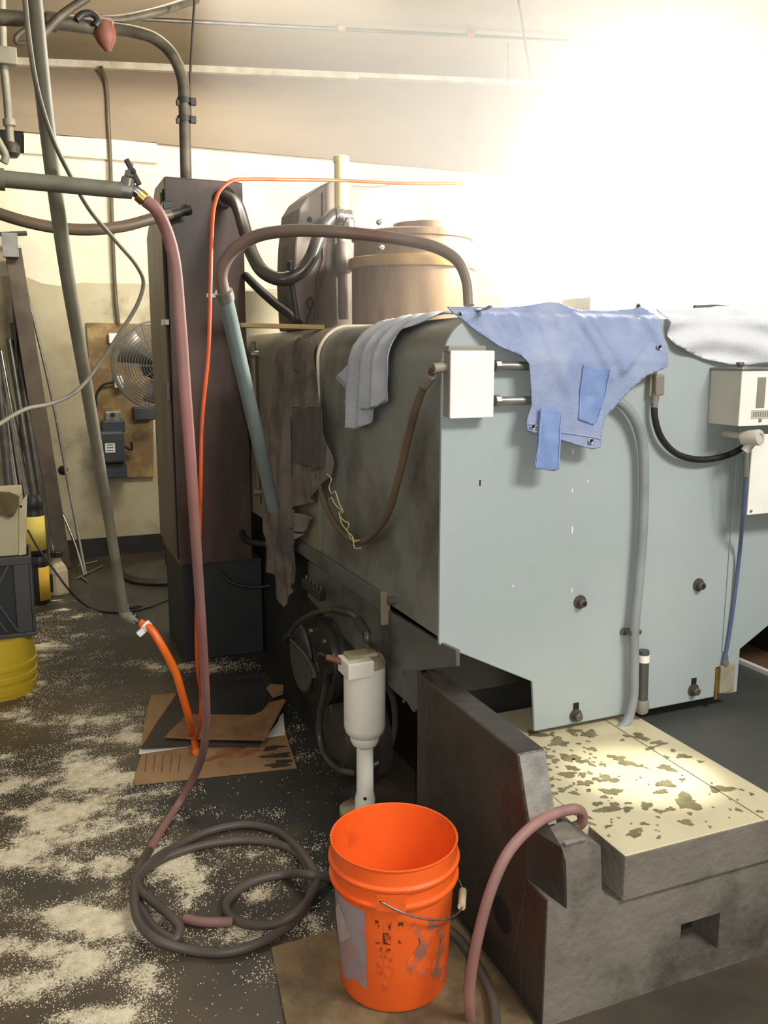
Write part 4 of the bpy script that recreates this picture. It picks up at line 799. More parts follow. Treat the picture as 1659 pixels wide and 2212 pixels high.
tag(tube('hanging_cable', [PY(52, -20, 1.7), PY(62, 80, 1.72), PY(80, 190, 1.75), PY(110, 290, 1.8), (PY(150, 375, 1.88)), PY(195, 455, 1.95), PY(250, 520, 2.0), PY(296, 575, 2.05), PY(310, 610, 2.08), PY(298, 655, 2.1), PY(262, 715, 2.12), PY(215, 785, 2.14), PY(165, 845, 2.1), PY(110, 872, 2.05), PY(55, 884, 2.0), PY(0, 915, 1.95), PY(-40, 945, 1.9)], .0046, M['pipe_grey'], n=10, sub=10), 'thin grey cable hanging in a long S curve in front of the wall', 'cable')
wc = thing('wall_conduit', 'thin brown conduit running down the back wall to a switch box', 'conduit', PY(245, 700, YW-.02))
tube('pipe', [PY(218, 145, YW-.13), PY(228, 175, YW-.06), PY(234, 260, YW-.05), PY(238, 340, YW-.05), PY(243, 500, YW-.04), PY(250, 640, YW-.04), PY(256, 700, YW-.04)], .014, M['brownhose'], wc, 10)

# ------------------------------------------------------------------ back wall: plywood, switches, transformer, fan
bd = thing('plywood_board', 'water stained plywood backboard on the rear wall', 'board', PY(260, 1030, YW))
prism('board_sheet', [PY(186, 697, YW-.03), PY(330, 700, YW-.03), PY(332, 1030, YW-.03), PY(212, 1034, YW-.03)], (0, .024, 0), M['plywood'], bd, .002)
def wbox(name, x0, y0, x1, y1, d, m, par, bv=.006, y=YW-.031):
    a, b = PY(x0, y1, y-d), PY(x1, y0, y-d)
    return box(name, (a.x, y-d, a.z), (b.x, y, b.z), m, par, bv)
sw1 = tag(wbox('upper_switch_box', 236, 720, 262, 742, .05, M['white'], None), 'small white switch box at the top of the plywood board', 'switch box')
sw2 = tag(wbox('lower_switch_box', 248, 812, 266, 838, .05, M['white'], None), 'small white box on the plywood below the fan guard', 'switch box')
sw3 = thing('toggle_switch', 'square metal toggle switch above the slate transformer', 'switch', PY(243, 905, YW-.05))
wbox('plate', 229, 889, 259, 909, .06, M['galv'], sw3, .004)
lathe('toggle', [(.018, 0), (.016, .02)], PY(243, 896, YW-.092), M['blackpl'], sw3, (0, -1, 0), 14)
xf = thing('wall_transformer', 'dark slate transformer box on the plywood with a white rating label', 'transformer', PY(245, 1030, YW-.05))
wbox('upper_cover', 222, 908, 270, 935, .12, M['xfmr'], xf, .01)
wbox('body', 217, 931, 268, 1003, .17, M['xfmr'], xf, .02)
wbox('lower_cover', 222, 1001, 274, 1034, .14, M['xfmr'], xf, .006)
lb = wbox('rating_label', 228, 957, 248, 978, .172, M['white'], xf, 0)
for y in (960, 966, 972): wbox('print_line', 231, y, 245, y+2, .1735, M['blackpl'], lb, 0)
tube('wire', [PY(270, 965, YW-.08), PY(284, 970, YW-.08), PY(284, 955, YW-.08)], .010, M['black'], xf, 8)
tag(tube('switch_wire', [PY(208, 880, YW-.05), PY(209, 850, YW-.05), PY(222, 832, YW-.05), PY(248, 825, YW-.06)], .008, M['black'], n=8), 'black wire curving to the small white box on the plywood', 'wire')
fn = thing('pedestal_fan', 'large pedestal fan with wire guard and round base behind the cabinet', 'fan', PZ(330, 1235))
yf = 5.8
fc0 = PY(345, 790, yf)
fr_ = abs(PY(246, 790, yf).x-fc0.x)
vv, ff = [], []
for side, dy in ((0, 0), (1, .16)):
    for k in range(1, 17):
        r = fr_*k/16; d = .05*(1-(k/16)**2)*(1 if side else -1)+dy
        g = tube_g([fc0+Vector((r*math.cos(t), d, r*math.sin(t))) for t in [2*math.pi*i/28 for i in range(29)]], .0028 if k < 16 else .007, 5, 1); vv, ff = join_g((vv, ff), g)
    for i in range(10):
        t = 2*math.pi*i/10; g = tube_g([fc0+Vector((fr_*s*math.cos(t), dy+.05*(1-s*s)*(1 if side else -1), fr_*s*math.sin(t))) for s in (.1, .5, .8, 1)], .003, 5, 2); vv, ff = join_g((vv, ff), g)
mk('wire_guard', vv, ff, M['fan'], fn)
lathe('motor', [(.06, 0), (.09, .05), (.09, .18), (.06, .22)], fc0+Vector((0, .14, 0)), M['xfmr'], fn, (0, 1, 0), 20)
lathe('hub', [(.05, -.06), (.06, 0), (.06, .1)], fc0+Vector((0, .05, 0)), M['steel_dark'], fn, (0, 1, 0), 18)
for k in range(3):
    t0 = 2*math.pi*k/3+.5; P = []
    for s in (.2, .55, .9):
        for w in (-.5, 0, .5):
            t = t0+w*(.9 if s > .3 else .7); P.append(fc0+Vector((fr_*s*math.cos(t), .08+w*.05, fr_*s*math.sin(t))))
    b_ = mk('blade', P, [(0, 1, 4, 3), (1, 2, 5, 4), (3, 4, 7, 6), (4, 5, 8, 7)], M['fanblade'], fn, smooth=True)
    md = b_.modifiers.new('t', 'SOLIDIFY'); md.thickness = .006
pole = Vector((fc0.x+.03, yf+.24, 0))
cyl('pole', pole+Vector((0, 0, .03)), Vector((pole.x, pole.y, fc0.z)), .018, M['steel_dark'], fn, 12)
lathe('base', [(.30, 0), (.31, .02), (.29, .05), (.06, .075), (.03, .08)], (pole.x, pole.y, 0), M['steel_dark'], fn, n=40)
tag(wbox('conduit_box', 290, 880, 334, 908, .12, M['plinth'], None), 'black box on the plywood under the fan', 'box')

# ------------------------------------------------------------------ leaning steel stock at the left
def lean(name, a, b, r, m, label, cat, group=None): return tag(cyl(name, a, b, r, m, n=12), label, cat, group)
bm_ = thing('leaning_beam', 'long rusty square steel beam leaning on the back wall', 'beam', PZ(135, 1205))
top, bot = PY(28, 540, YW-.11), PZ(136, 1228, .05); d = (top-bot).normalized()
obox('beam', (top+bot)/2+d*.0, (d, (d.cross(Vector((0, 1, 0)))), d.cross(d.cross(Vector((0, 1, 0))))), ((top-bot).length/2, .055, .045), M['beam'], bm_, .004)
obox('beam_plate', PY(22, 530, YW-.2), ((1, 0, 0), (0, 1, 0), (0, 0, 1)), (.05, .03, .08), M['galv'], bm_, .003)
twr = thing('tee_wrench', 'steel tee handled tool standing behind the leaning beam', 'tool', PZ(30, 1230))
cyl('shaft', PY(60, 1230, 6.4), PY(22, 507, YW-.12), .012, M['bar'], twr, 10)
cyl('handle', PY(0, 506, YW-.12), PY(58, 504, YW-.12), .016, M['steel_dark'], twr, 10)
for i, (x0, y0, x1, y1, r, m_, lab) in enumerate(((-15, 700, 38, 1062, .020, 'barbright', 'bright round bar leaning beside the grey crate stack'), (2, 760, 58, 1062, .020, 'barbright', 'polished round bar leaning between dark bars'), (20, 735, 72, 1062, .022, 'bar', 'dark round bar leaning behind the spray cans'), (35, 820, 85, 1062, .018, 'barbright', 'slim bright bar beside the rusty beam'), (30, 700, 85, 1062, .030, 'bar', 'thick dark bar touching the rusty beam'), (-20, 640, 20, 1062, .028, 'bar', 'thick dark bar leaning at the outer end of the stock'))):
    a = PY(x0, y0, YW-.07-.06*(i % 3)); b = PY(x1, y1, 6.42-.09*(i % 3)); dd_ = b-a; b2 = a+dd_*(a.z/(a.z-b.z))
    lean('steel_bar', a, b2+Vector((0, 0, r*.4)), r, M[m_], lab, 'bar', 'steel bars leaning on the back wall')
for i, (pts, lab) in enumerate(((((48, 590, YW-.06), (110, 850, YW-.18), (150, 1060, 6.5), (185, 1240, 6.25)), 'long thin bright rod leaning on the wall beside the rusty beam'), (((100, 1040, 6.6), (130, 1100, 6.5), (160, 1170, 6.36), (182, 1243, 6.22)), 'short bent bright rod with its foot on the floor'))):
    tag(tube('thin_rod', [PY(*q) for q in pts], .010, M['barbright'], n=8), lab, 'rod')
ft = thing('rod_stand', 'small wire foot stand on the floor under the thin rods', 'stand', PZ(185, 1245))
for a, b in (((165, 1250), (222, 1222)), ((172, 1243), (188, 1256)), ((168, 1222), (210, 1212))): cyl('foot_wire', PZ(*a, .008), PZ(*b, .008), .007, M['galv'], ft, 8)

# ------------------------------------------------------------------ left pile: yellow pail, crate, box, cans, jug
yp = thing('yellow_pail', 'yellow ribbed plastic pail on the floor under the grey crate', 'pail', PZ(0, 1490))
pc = PZ(-5, 1490); ypr = (PZ(80, 1490)-pc).length*.98
hz = PY(60, 1358, pc.y).z
lathe('pail_body', [(ypr*.93, 0), (ypr*.95, .02), (ypr*.97, .022), (ypr*.98, .05), (ypr*.95, .053), (ypr*.96, .075), (ypr, .078), (ypr, .10), (ypr*.97, .104), (ypr*.975, .13), (ypr*1.0, .133), (ypr*1.0, .15), (ypr*.97, .153), (ypr*.965, hz)], pc, M['yellow'], yp, n=48)
cr = thing('plastic_crate', 'dark grey plastic crate with latticed side on the yellow pail', 'crate', pc+Vector((0, 0, hz)))
c1 = PY(78, 1355, pc.y-.12); c2 = PY(70, 1200, pc.y-.12)
yA, yB_ = pc.y-.13, pc.y+.15; xR = c1.x; xL_ = xR-.42; zA = hz+.001; zB = c2.z
box('bottom', (xL_, yA, zA), (xR, yB_, zA+.02), M['crate'], cr)
for nm, lo, hi in (('side_wall', (xR-.012, yA, zA+.02), (xR, yB_, zB)), ('side_wall', (xL_, yA, zA+.02), (xL_+.012, yB_, zB)), ('back_wall', (xL_+.012, yB_-.012, zA+.02), (xR-.012, yB_, zB))): box(nm, lo, hi, M['crate'], cr)
xm = PY(32, 1280, yA).x
box('corner_panel', (xm, yA, zA+.02), (xR-.0125, yA+.012, zB), M['crate'], cr)
box('top_rail', (xL_+.0125, yA-.004, zB-.035), (xR, yA+.014, zB+.002), M['crate'], cr)
box('front_backing', (xL_+.0125, yA+.012, zA+.02), (xm, yA+.016, zB-.035), M['plinth'], cr, 0)
for i in range(-4, 8):
    for s in (1, -1):
        x0 = xL_+.03+i*.045; a = Vector((x0, yA+.006, zA+.03)); b = Vector((x0+s*.16, yA+.006, zB-.035))
        if min(a.x, b.x) < xL_+.012 or max(a.x, b.x) > xm+.005: continue
        obox('lattice_bar', (a+b)/2, (b-a, (0, 1, 0), (b-a).cross(Vector((0, 1, 0)))), ((b-a).length/2, .005, .005), M['crate'], cr, 0)
bb = thing('beige_case', 'beige plastic case standing in the grey crate', 'case', (xL_+.2, yA+.1, zA+.022))
b1 = PY(60, 1062, yA+.02)
box('case_body', (xL_+.02, yA+.0185, PY(40, 1202, yA).z), (PY(54, 1150, yA+.02).x, yB_-.02, b1.z), M['beige'], bb, .006)
prism('case_rim', [PY(41, 1090, yA+.0175), PY(59, 1066, yA+.0175), PY(56, 1197, yA+.0175), PY(41, 1200, yA+.0175)], (0, -.006, 0), M['jug'], bb, .002)
lathe('rivet', [(.006, 0), (.004, .003)], PY(45, 1094, yA+.011), M['darkhole'], bb, (0, -1, 0), 10)
orr = cloth('olive_rag', [(PY(x, y, yA).x, PY(x, y, yA).z) for x, y in ((-40, 1058), (20, 1062), (42, 1072), (40, 1090), (34, 1106), (28, 1116), (18, 1116), (0, 1110), (-40, 1105))], lambda x, z: Vector((x, yA-.002-.012*(.5+.5*math.sin(x*60+z*30)), z)), M['cloth_olive'], None, .012, .003)
tag(orr, 'olive brown rag draped over the beige case', 'rag')
def can(x, y0, y1, Y, r, z0, lab, l0, l1, lm, name='spray_can'):
    t = thing(name, lab, 'canister', PY(x, y1, Y))
    a = PY(x, y1, Y); h = PY(x, y0, Y).z-a.z
    lathe('canister_body', [(r*.9, 0), (r, .01), (r, h*.72), (r*.93, h*.76), (r*1.0, h*.80), (r*1.0, h*.9), (r*.8, h*.98), (r*.3, h)], a, M['blackpl'], t, n=28)
    z = PY(x, l0, Y).z-a.z; zz_ = PY(x, l1, Y).z-a.z
    V = []; n = 14
    for i in range(n+1):
        th_ = math.radians(-170+160*i/n) if lm == 'yellowlabel' else math.radians(-100+95*i/n)
        for q in (zz_, z): V.append(a+Vector((math.cos(th_)*(r+.0015), math.sin(th_)*(r+.0015), q)))
    l_ = mk('label_wrap', V, [(2*i, 2*i+2, 2*i+3, 2*i+1) for i in range(n)], M[lm], t, smooth=True)
    md = l_.modifiers.new('t', 'SOLIDIFY'); md.thickness = .001
    return t
cfl = PZ(90, 1303)
can(91, 1197, 1303, cfl.y, .052, 0, 'black canister with amber label standing on the floor by the crate', 1222, 1293, 'amberlabel', 'black_canister')
can(78, 1068, 1196, cfl.y, .062, 0, 'black canister with pale yellow label stacked above the amber one', 1113, 1186, 'yellowlabel', 'black_canister')
jg = thing('cream_jug', 'cream plastic jug with black cap on the floor under the leaning beam', 'jug', PZ(140, 1280))
jp = PZ(142, 1288); w = (PZ(163, 1283)-PZ(128, 1286)).length/2
jh = PY(142, 1206, jp.y).z
u_ = Vector((.9, .42, 0)).normalized(); v_ = Vector((-.42, .9, 0)).normalized()
def ring(s, h): return [jp+v_*.085+(u_*a*w*2.1*s+v_*b*w*1.9*s)*.5+Vector((0, 0, h)) for a, b in ((-1, -.7), (-.7, -1), (.7, -1), (1, -.7), (1, .7), (.7, 1), (-.7, 1), (-1, .7))]
rings = [ring(1, 0), ring(1.04, .015), ring(1.0, .06), ring(1.0, jh*.62), ring(.82, jh*.75), ring(.42, jh*.9), ring(.40, jh)]
V = [p for r in rings for p in r]; F = [(k*8+i, k*8+(i+1) % 8, (k+1)*8+(i+1) % 8, (k+1)*8+i) for k in range(len(rings)-1) for i in range(8)]+[tuple(range(7, -1, -1)), tuple(len(V)-8+i for i in range(8))]
bevel(mk('jug_body', V, F, M['jug'], jg), .008)
lathe('cap', [(.04, 0), (.04, .03), (.036, .034)], jp+v_*.085+Vector((0, 0, jh)), M['blackpl'], jg, n=18)
obox('green_label', jp-u_*(w*1.07)+v_*.085+Vector((0, 0, jh*.33)), (v_, u_, (0, 0, 1)), (w*.6, .003, jh*.24), M['greenjug'], jg, .001)
tag(tube('floor_cable', [PY(60, 1145, 5.3), PY(80, 1180, 5.25), PY(110, 1222, 5.2), PY(150, 1275, 5.15), PZ(190, 1310, .006), PZ(230, 1322, .006), PZ(270, 1322, .006), PZ(310, 1314, .006), PZ(300, 1309, .006), PZ(280, 1312, .006), PZ(310, 1314, .006), PZ(350, 1300, .006), PZ(382, 1286, .006)], .006, M['black'], n=8), 'black cable drooping from the crate across the floor to the plinth', 'cable')

# ------------------------------------------------------------------ cardboard on the floor
def sheet(name, pxs, z, m, label, th=.004, cat='cardboard', parent=None, curl=None):
    pts = [PZ(x, y, z+(curl[i] if curl else 0)) for i, (x, y) in enumerate(pxs)]
    o = prism(name, pts, (0, 0, th), m, parent, .0008 if not curl else 0)
    if parent is None: tag(o, label, cat)
    return o
sheet('cardboard_sheet', [(289, 1688), (308, 1622), (617, 1585), (641, 1660), (292, 1697)], .001, M['card2'], 'pale brown flattened cardboard with printed lines and a red stain', .006)
cs = bpy.data.objects['cardboard_sheet']
for i, x in enumerate((312, 330, 348, 366, 384)):
    sheet('printed_line', [(x, 1668), (x+4, 1630), (x+6, 1630), (x+2, 1668)], .0072, M['inkline'], '', .0004, parent=cs)
def film(name, cx, cy, rx, ry, z, m, par, seed):
    c = PZ(cx, cy, z); a = PZ(cx+rx, cy, z); b = PZ(cx, cy-ry, z); v, f = blob(c.x, c.y, (a-c).length, (b-c).length, z, seed, 26); mk(name, v, f, m, par)
film('red_stain', 500, 1628, 55, 10, .0074, M['cardred'], cs, 5)
for k, (x, y, rx, ry) in enumerate(((605, 1650, 28, 7), (600, 1632, 26, 6), (590, 1615, 22, 5))): film('oil_stain', x, y, rx, ry, .0073+.0002*k, M['cardwet'], cs, 20+k)
sheet('white_paper_sheet', [(300, 1630), (302, 1618), (420, 1600), (575, 1575), (612, 1540), (616, 1588), (390, 1616)], .008, M['white'], 'white paper sheet between the cardboard layers', .002, 'paper')
sheet('torn_cardboard', [(305, 1618), (312, 1560), (326, 1503), (380, 1498), (420, 1500), (420, 1600)], .011, M['card2'], 'torn grey brown cardboard piece at the edge of the pile', .003)
sheet('wet_cardboard', [(304, 1618), (340, 1560), (368, 1520), (404, 1464), (578, 1458), (618, 1505), (600, 1560), (560, 1612), (420, 1612)], .015, M['cardwet'], 'large oil soaked black cardboard on the pile', .004)
sheet('dark_rubber_sheet', [(452, 1510), (470, 1476), (560, 1466), (580, 1500), (566, 1548), (440, 1546)], .020, M['plinth'], 'dark grey sheet lying on the soaked cardboard', .004, 'sheet')
sheet('brown_cardboard', [(355, 1594), (404, 1545), (560, 1546), (580, 1520), (612, 1512), (618, 1514), (572, 1600), (420, 1598)], .025, M['card'], 'brown cardboard flap across the top of the pile', .004, curl=[0, 0, 0, .01, .03, .03, .005, 0])
sheet('folded_cardboard', [(575, 1488), (584, 1480), (612, 1482), (612, 1500), (590, 1508)], .029, M['card2'], 'small folded cardboard corner by the machine', .006)
# board under the bucket
tag(prism('floor_board', [PZ(586, 2052, .001), PZ(728, 2012, .001), PZ(985, 1992, .001), PZ(1150, 2212, .001), PZ(1190, 2330, .001), PZ(640, 2330, .001)], (0, 0, .008), M['matt'], bv=.001), 'stained brown hardboard sheet on the floor under the bucket', 'board')

# ------------------------------------------------------------------ orange bucket
rim = PZ(851, 1802, .385)
bk = thing('orange_bucket', 'orange plastic five gallon bucket with worn label and wire bail', 'bucket', (rim.x, rim.y, .0095))
bz = .0095; Rr = .1505; hgt = .375
outer = [(.120, 0), (.127, .004), (.130, .014), (.1435, .279), (.1540, .280), (.1548, .283), (.1548, .287), (.1475, .291), (.1470, .322), (.1555, .323), (.1565, .326), (.1565, .330), (.150, .335), (.1485, .368), (.1515, .371), (.152, .3745), (.1495, .3755)]
inner = [(.1465, .374), (.145, .33), (.127, .018), (.118, .008), (.0001, .007)]
lathe('bucket_shell', outer+inner+[], (rim.x, rim.y, bz), M['bucket'], bk, n=72, autos=28)
def rbk(z): return .130+(.1435-.130)*(z-.014)/(.264)
def cyl_patch(name, a0, a1, z0, z1, m, par, off=.0008, n=10, shape=None):
    V = []; F = []; k = 6
    for i in range(n+1):
        for j in range(k+1):
            u, w_ = i/n, j/k
            if shape: u, w_ = shape(u, w_)
            t = math.radians(a0+(a1-a0)*u); z = z0+(z1-z0)*w_; r = rbk(z)+off
            V.append((rim.x+r*math.cos(t), rim.y+r*math.sin(t), bz+z))
    for i in range(n):
        for j in range(k): F.append((i*(k+1)+j, (i+1)*(k+1)+j, (i+1)*(k+1)+j+1, i*(k+1)+j+1))
    return mk(name, V, F, m, par, smooth=True)
# camera-facing azimuth
caz = math.degrees(math.atan2(-rim.y, -rim.x))
lb = cyl_patch('label', caz-92, caz-27, .055, .262, M['label'], bk, .0008, 16, lambda u, w_: (u, w_*(1-.0*u)+(1-w_)*(.22*math.sin(u*9)*(1-u)+.1*(1-u))))
cyl_patch('label_emblem', caz-84, caz-45, .13, .235, M['labelw'], lb, .0016, 12, lambda u, w_: (u, .5+(w_-.5)*(1-abs(u-.5)*1.8)))
for a0, a1, z0, z1 in ((-17, -13.5, .226, .246), (-9, -2, .224, .244), (4, 8.5, .224, .244), (-10, -2.5, .186, .216), (4.5, 8, .188, .203), (-17, -12, .170, .190), (-13, -3, .166, .176)):
    cyl_patch('print_mark', caz+a0, caz+a1, z0, z1, M['print'], bk, .001, 4)
for a0, a1, z0, z1 in ((-16.5, -11, .105, .16), (-9, -1, .10, .16), (-11, -3, .06, .09)):
    cyl_patch('faded_print', caz+a0, caz+a1, z0, z1, M['fadedprint'], bk, .0009, 6)
sm = lambda u, w_: (.5+(u-.5)*(.6+.4*math.sin(w_*7+u*3)), w_+.12*math.sin(u*8))
cyl_patch('smear', caz+12, caz+45, .10, .225, M['bucketdirt'], bk, .0007, 14, sm)
cyl_patch('smear', caz+40, caz+70, .06, .20, M['bucketdirt'], bk, .0007, 14, sm)
cyl_patch('handle_lug', caz-14, caz+10, .279, .322, M['bucket'], bk, .0125, 8)
ea = math.radians(caz-10); eb = math.radians(caz+172)
pA = Vector((rim.x+.1578*math.cos(ea), rim.y+.1578*math.sin(ea), bz+.303))
pB = Vector((rim.x-.1578*math.cos(ea), rim.y-.1578*math.sin(ea), bz+.303))
bl = []
# bail hangs down to the right side of the bucket
for i in range(13):
    t = math.pi*i/12; base = pA.lerp(pB, (1-math.cos(t))/2)
    side = Vector((-math.sin(ea), math.cos(ea), 0))
    if side.dot(RT) < 0: side = -side
    bl.append(base+side*(.168*math.sin(t))-Vector((0, 0, .085*math.sin(t))))
hn = tube('wire_bail', bl, .0024, M['wire'], bk, 8, 4)
cyl('grip', bl[5]*.5+bl[6]*.5, bl[7], .0095, M['jug'], hn, 14)
lathe('lug_hole', [(.006, 0), (.0055, .001)], pA-Vector((math.cos(ea), math.sin(ea), 0))*.0015+Vector((0, 0, .003)), M['darkhole'], bk, (math.cos(ea), math.sin(ea), 0), 12)

# ------------------------------------------------------------------ coolant pump and the dark motor area
pm = thing('coolant_pump', 'white upright coolant pump with terminal box behind the orange bucket', 'pump', (.905, 2.5, 0))
pcx, pcy = PY(788, 1600, 2.5).x, 2.5
def pz_(y): return PY(788, y, pcy).z
rp = .068
lathe('motor_shell', [(rp*.70, pz_(1588)), (rp*.93, pz_(1578)), (rp, pz_(1566)), (rp, pz_(1440)), (rp*.97, pz_(1432)), (rp*.9, pz_(1428))], (pcx, pcy, 0), M['pump'], pm, n=44)
lathe('shell_lip', [(rp*.60, pz_(1606)), (rp*.70, pz_(1598)), (rp*.72, pz_(1590)), (rp*.72, pz_(1588))], (pcx, pcy, 0), M['pump'], pm, n=36)
lathe('column_tube', [(.034, .0), (.034, .06), (.0285, .085), (.0275, pz_(1612))], (pcx, pcy, 0), M['pump'], pm, n=28)
lathe('base_flange', [(.06, 0), (.06, .02), (.04, .024)], (pcx-.02, pcy+.02, 0), M['pumptop'], pm, n=24)
zt_ = pz_(1428)
tbx = prism('terminal_box', [(pcx-rp*1.15, pcy-rp*.95, zt_-.035), (pcx+rp*.1, pcy-rp*1.08, zt_-.03), (pcx+rp*.1, pcy-rp*.0, zt_-.03), (pcx-rp*1.15, pcy+rp*.6, zt_-.035)], (0, 0, .055), M['pump'], pm, .005)
lathe('end_cap', [(rp*1.02, zt_-.012), (rp*1.02, zt_+.004), (rp*.9, zt_+.016), (rp*.3, zt_+.018)], (pcx, pcy, 0), M['pumptop'], pm, n=36)
box('cap_cover', (pcx-rp*.95, pcy-rp*.5, zt_+.0185), (pcx+rp*.55, pcy+rp*.45, zt_+.034), M['pumptop'], pm, .01)
cyl('cable_gland', (pcx-rp*1.1, pcy+.01, zt_+.005), (pcx-rp*1.75, pcy+.03, zt_+.02), .011, M['rustred'], pm, 12)
lathe('column_hole', [(.006, 0), (.005, .0015)], Vector((pcx, pcy, .075))-Vector((pcx, pcy, 0)).normalized()*.034, M['darkhole'], pm, (-pcx, -pcy, 0), 10)
mt = thing('drive_motor', 'black oily drive motor with grey disc cover beside the machine base', 'motor', (1.05, 3.1, 0))
ym, zm = 3.10, PX(650, 1400, 1.0).z
mz = .36
lathe('motor_body', [(.10, .02), (.16, .02), (.165, .04), (.165, .18), (.15, .2)], (.985, 3.02, mz), M['motor'], mt, (1, 0, 0), 36)
lathe('end_shield', [(.165, 0), (.17, .015), (.17, .03), (.12, .031)], (.97, 3.02, mz), M['motor'], mt, (1, 0, 0), 36)
lathe('disc_cover', [(.135, 0), (.14, .004), (.14, .012), (.05, .016)], (.955, 3.25, .30), M['discgrey'], mt, (1, 0, 0), 36)
cyl('disc_shaft', (.962, 3.25, .30), (1.1, 3.25, .30), .03, M['motor'], mt, 16)
box('motor_foot', (.99, 2.86, .0), (1.18, 3.35, .20), M['motor'], mt)
for y, z in ((2.95, .46), (3.12, .45), (3.1, .27)): lathe('motor_bolt', [(.012, 0), (.010, .012)], (.9695, y, z), M['bolt'], mt, (-1, 0, 0), 8)
ct = thing('round_sump', 'dark brown round sump drum beside the coolant pump column', 'tank', (1.0, 2.72, 0))
lathe('sump_shell', [(.155, 0), (.16, .01), (.16, .05), (.13, .055), (.125, .16), (.05, .17)], (1.09, 2.74, .165), M['steel_dark'], ct, (-1, 0, 0), 36)
for k in range(5):
    t = k*1.25; obox('rib', (.98, 2.74+.09*math.cos(t), .165+.09*math.sin(t)), ((1, 0, 0), (0, math.cos(t), math.sin(t)), (0, -math.sin(t), math.cos(t))), (.055, .035, .006), M['steel_dark'], ct, .002)
hy = thing('hydraulic_hose', 'black hydraulic hose arching over the drive motor', 'hose', (.93, 3.0, .3))
X1 = .93
tube('hose', [PX(x, y, X1) for x, y in ((622, 1376), (640, 1350), (672, 1328), (710, 1318), (745, 1320), (768, 1332), (782, 1350), (792, 1368), (794, 1386))]+[PY(796, 1404, 2.66), PY(798, 1440, 2.66)], .0105, M['oilhose'], hy, 12)
for (a, b) in (((722, 1316), (756, 1324)), ((774, 1338), (792, 1368)), ((617, 1382), (628, 1370))): cyl('fitting', PX(*a, X1), PX(*b, X1), .0145, M['motor'], hy, 10)
tag(tube('short_hydraulic_hose', [PX(x, y, X1) for x, y in ((630, 1382), (645, 1398), (664, 1420), (678, 1448), (682, 1465))], .010, M['oilhose']), 'short black hydraulic hose slanting across the grey disc', 'hose')
hl = thing('drain_hose', 'black drain hose looping below the white coolant pump', 'hose', (.92, 2.75, 0))
tube('hose', [PX(x, y, .90) for x, y in ((708, 1462), (700, 1500), (691, 1545), (690, 1590), (700, 1628), (722, 1655), (752, 1668))]+[PY(x, y, 2.6) for x, y in ((790, 1662), (830, 1635), (850, 1590), (853, 1540), (845, 1500), (825, 1465))], .0115, M['oilhose'], hl, 12)
cyl('hose_cuff', PX(710, 1448, .895), PX(706, 1475, .895), .016, M['motor'], hl, 12)
gx = thing('grease_manifold', 'black oily manifold block on the drive motor', 'fitting', (.95, 3.1, .5))
box('block', (.955, 2.98, PX(700, 1306, .95).z-.01), (.985, 3.2, PX(700, 1290, .95).z), M['motor'], gx)
for i in range(5): lathe('nipple', [(.005, 0), (.005, .014), (.003, .016)], (.97, 3.0+i*.045, PX(700, 1290, .95).z), M['bolt'], gx, (0, 0, 1), 8)
tag(tube('motor_wire', [PX(706, 1418, .95), PX(690, 1412, .95), PX(684, 1430, .95), PX(688, 1450, .95)], .006, M['bolt'], n=8), 'thin wire from the pump gland to the drive motor', 'wire')

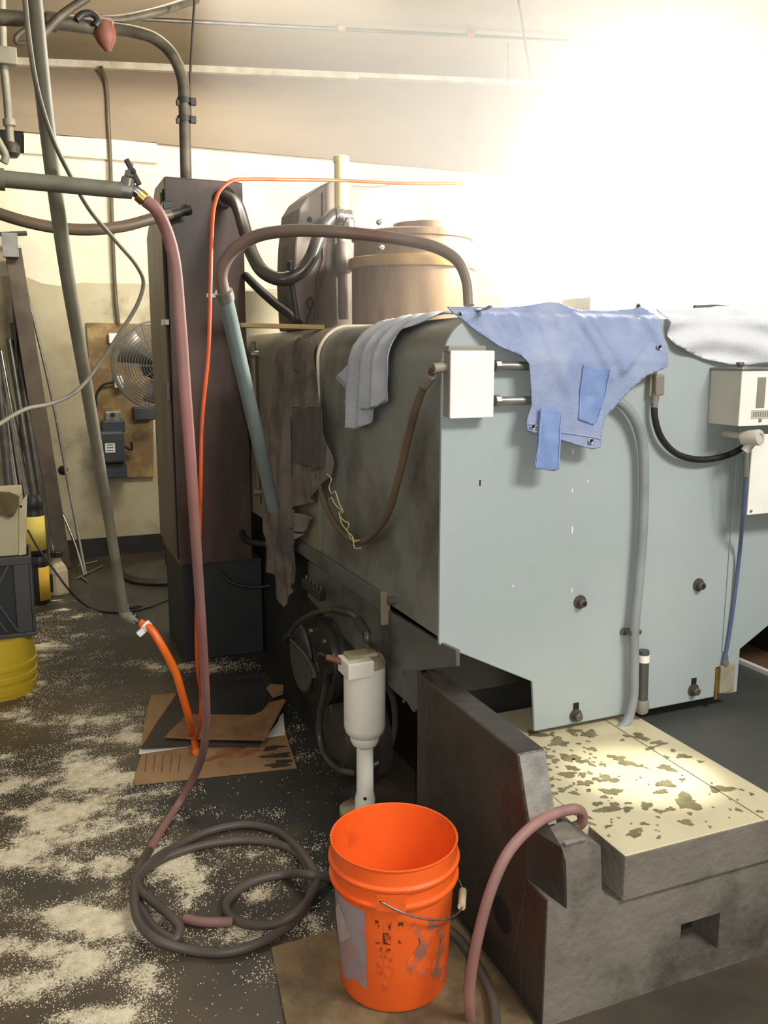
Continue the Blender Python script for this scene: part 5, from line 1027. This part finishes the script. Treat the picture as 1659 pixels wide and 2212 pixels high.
# ------------------------------------------------------------------ absorbent granules (uncountable)
def grains():
    rs = np.random.RandomState(11); V = []; F = []; n = 0
    while n < 34000:
        x = rs.uniform(-.55, .98); y = 1.5+(rs.rand()**1.5)*3.9
        s = spill(x, y)
        if rs.rand() > s*1.1+.012: continue
        r = rs.uniform(.0009, .0026); t = rs.uniform(0, 6.28); b = len(V)
        for k in range(3): V.append((x+r*math.cos(t+k*2.094), y+r*math.sin(t+k*2.094), .0002))
        V.append((x, y, r*1.2)); F += [(b, b+1, b+3), (b+1, b+2, b+3), (b+2, b, b+3)]; n += 1
    me = bpy.data.meshes.new('absorbent_granules'); me.from_pydata(V, [], F); me.materials.append(M['grain'])
    o = bpy.data.objects.new('absorbent_granules', me); COL.objects.link(o); o['kind'] = 'stuff'; o['label'] = 'cream absorbent granules scattered over the oily floor'; o['category'] = 'granules'
grains()

# ------------------------------------------------------------------ haze box added behind the machine front to spread the lamp's glare
hm = bpy.data.materials.new('glare_haze'); hm.use_nodes = True; nt = hm.node_tree; nt.nodes.remove(nt.nodes['Principled BSDF'])
vs_ = nt.nodes.new('ShaderNodeVolumeScatter'); vs_.inputs['Density'].default_value = .1; vs_.inputs['Color'].default_value = (1, .98, .94, 1)
nt.links.new(vs_.outputs[0], nt.nodes['Material Output'].inputs['Volume'])
hz_ = mk('glare_haze', *box_g((1.02, 2.2, 1.0), (5.2, 5.6, 3.55)), hm); hz_['kind'] = 'stuff'; hz_['label'] = 'thin pale haze added around the lamp to veil the machine top in glare'; hz_['category'] = 'mist'

sl2 = thing('added_lamp_fitting', 'added bare lamp on a cord over the machine, source of the glare', 'lamp', (GLARE_LAMP[0], GLARE_LAMP[1], GLARE_LAMP[2]+.14))  # socket and cord invented for the added glare lamp
lathe('lamp_socket', [(.03, .14), (.035, .15), (.035, .2), (.015, .22)], GLARE_LAMP, M['white'], sl2, n=20)
cyl('lamp_cord', (GLARE_LAMP[0], GLARE_LAMP[1], GLARE_LAMP[2]+.22), (GLARE_LAMP[0], GLARE_LAMP[1], 4.6), .005, M['white'], sl2, 8)
tr = thing('pale_tray', 'pale shallow tray standing on the cover top in the glare', 'tray', PY(1340, 660, 2.5))
a_, b_ = PY(1275, 668, 2.45), PY(1410, 645, 2.45)
box('tray_bottom', (a_.x, 2.45, ZT+.002), (b_.x, 2.62, ZT+.008), M['white'], tr, .001)
for nm, lo, hi in (('tray_side', (a_.x, 2.45, ZT+.008), (b_.x, 2.455, b_.z)), ('tray_side', (a_.x, 2.615, ZT+.008), (b_.x, 2.62, b_.z)), ('tray_end', (a_.x, 2.456, ZT+.008), (a_.x+.005, 2.614, b_.z)), ('tray_end', (b_.x-.005, 2.456, ZT+.008), (b_.x, 2.614, b_.z))): box(nm, lo, hi, M['white'], tr, .001)
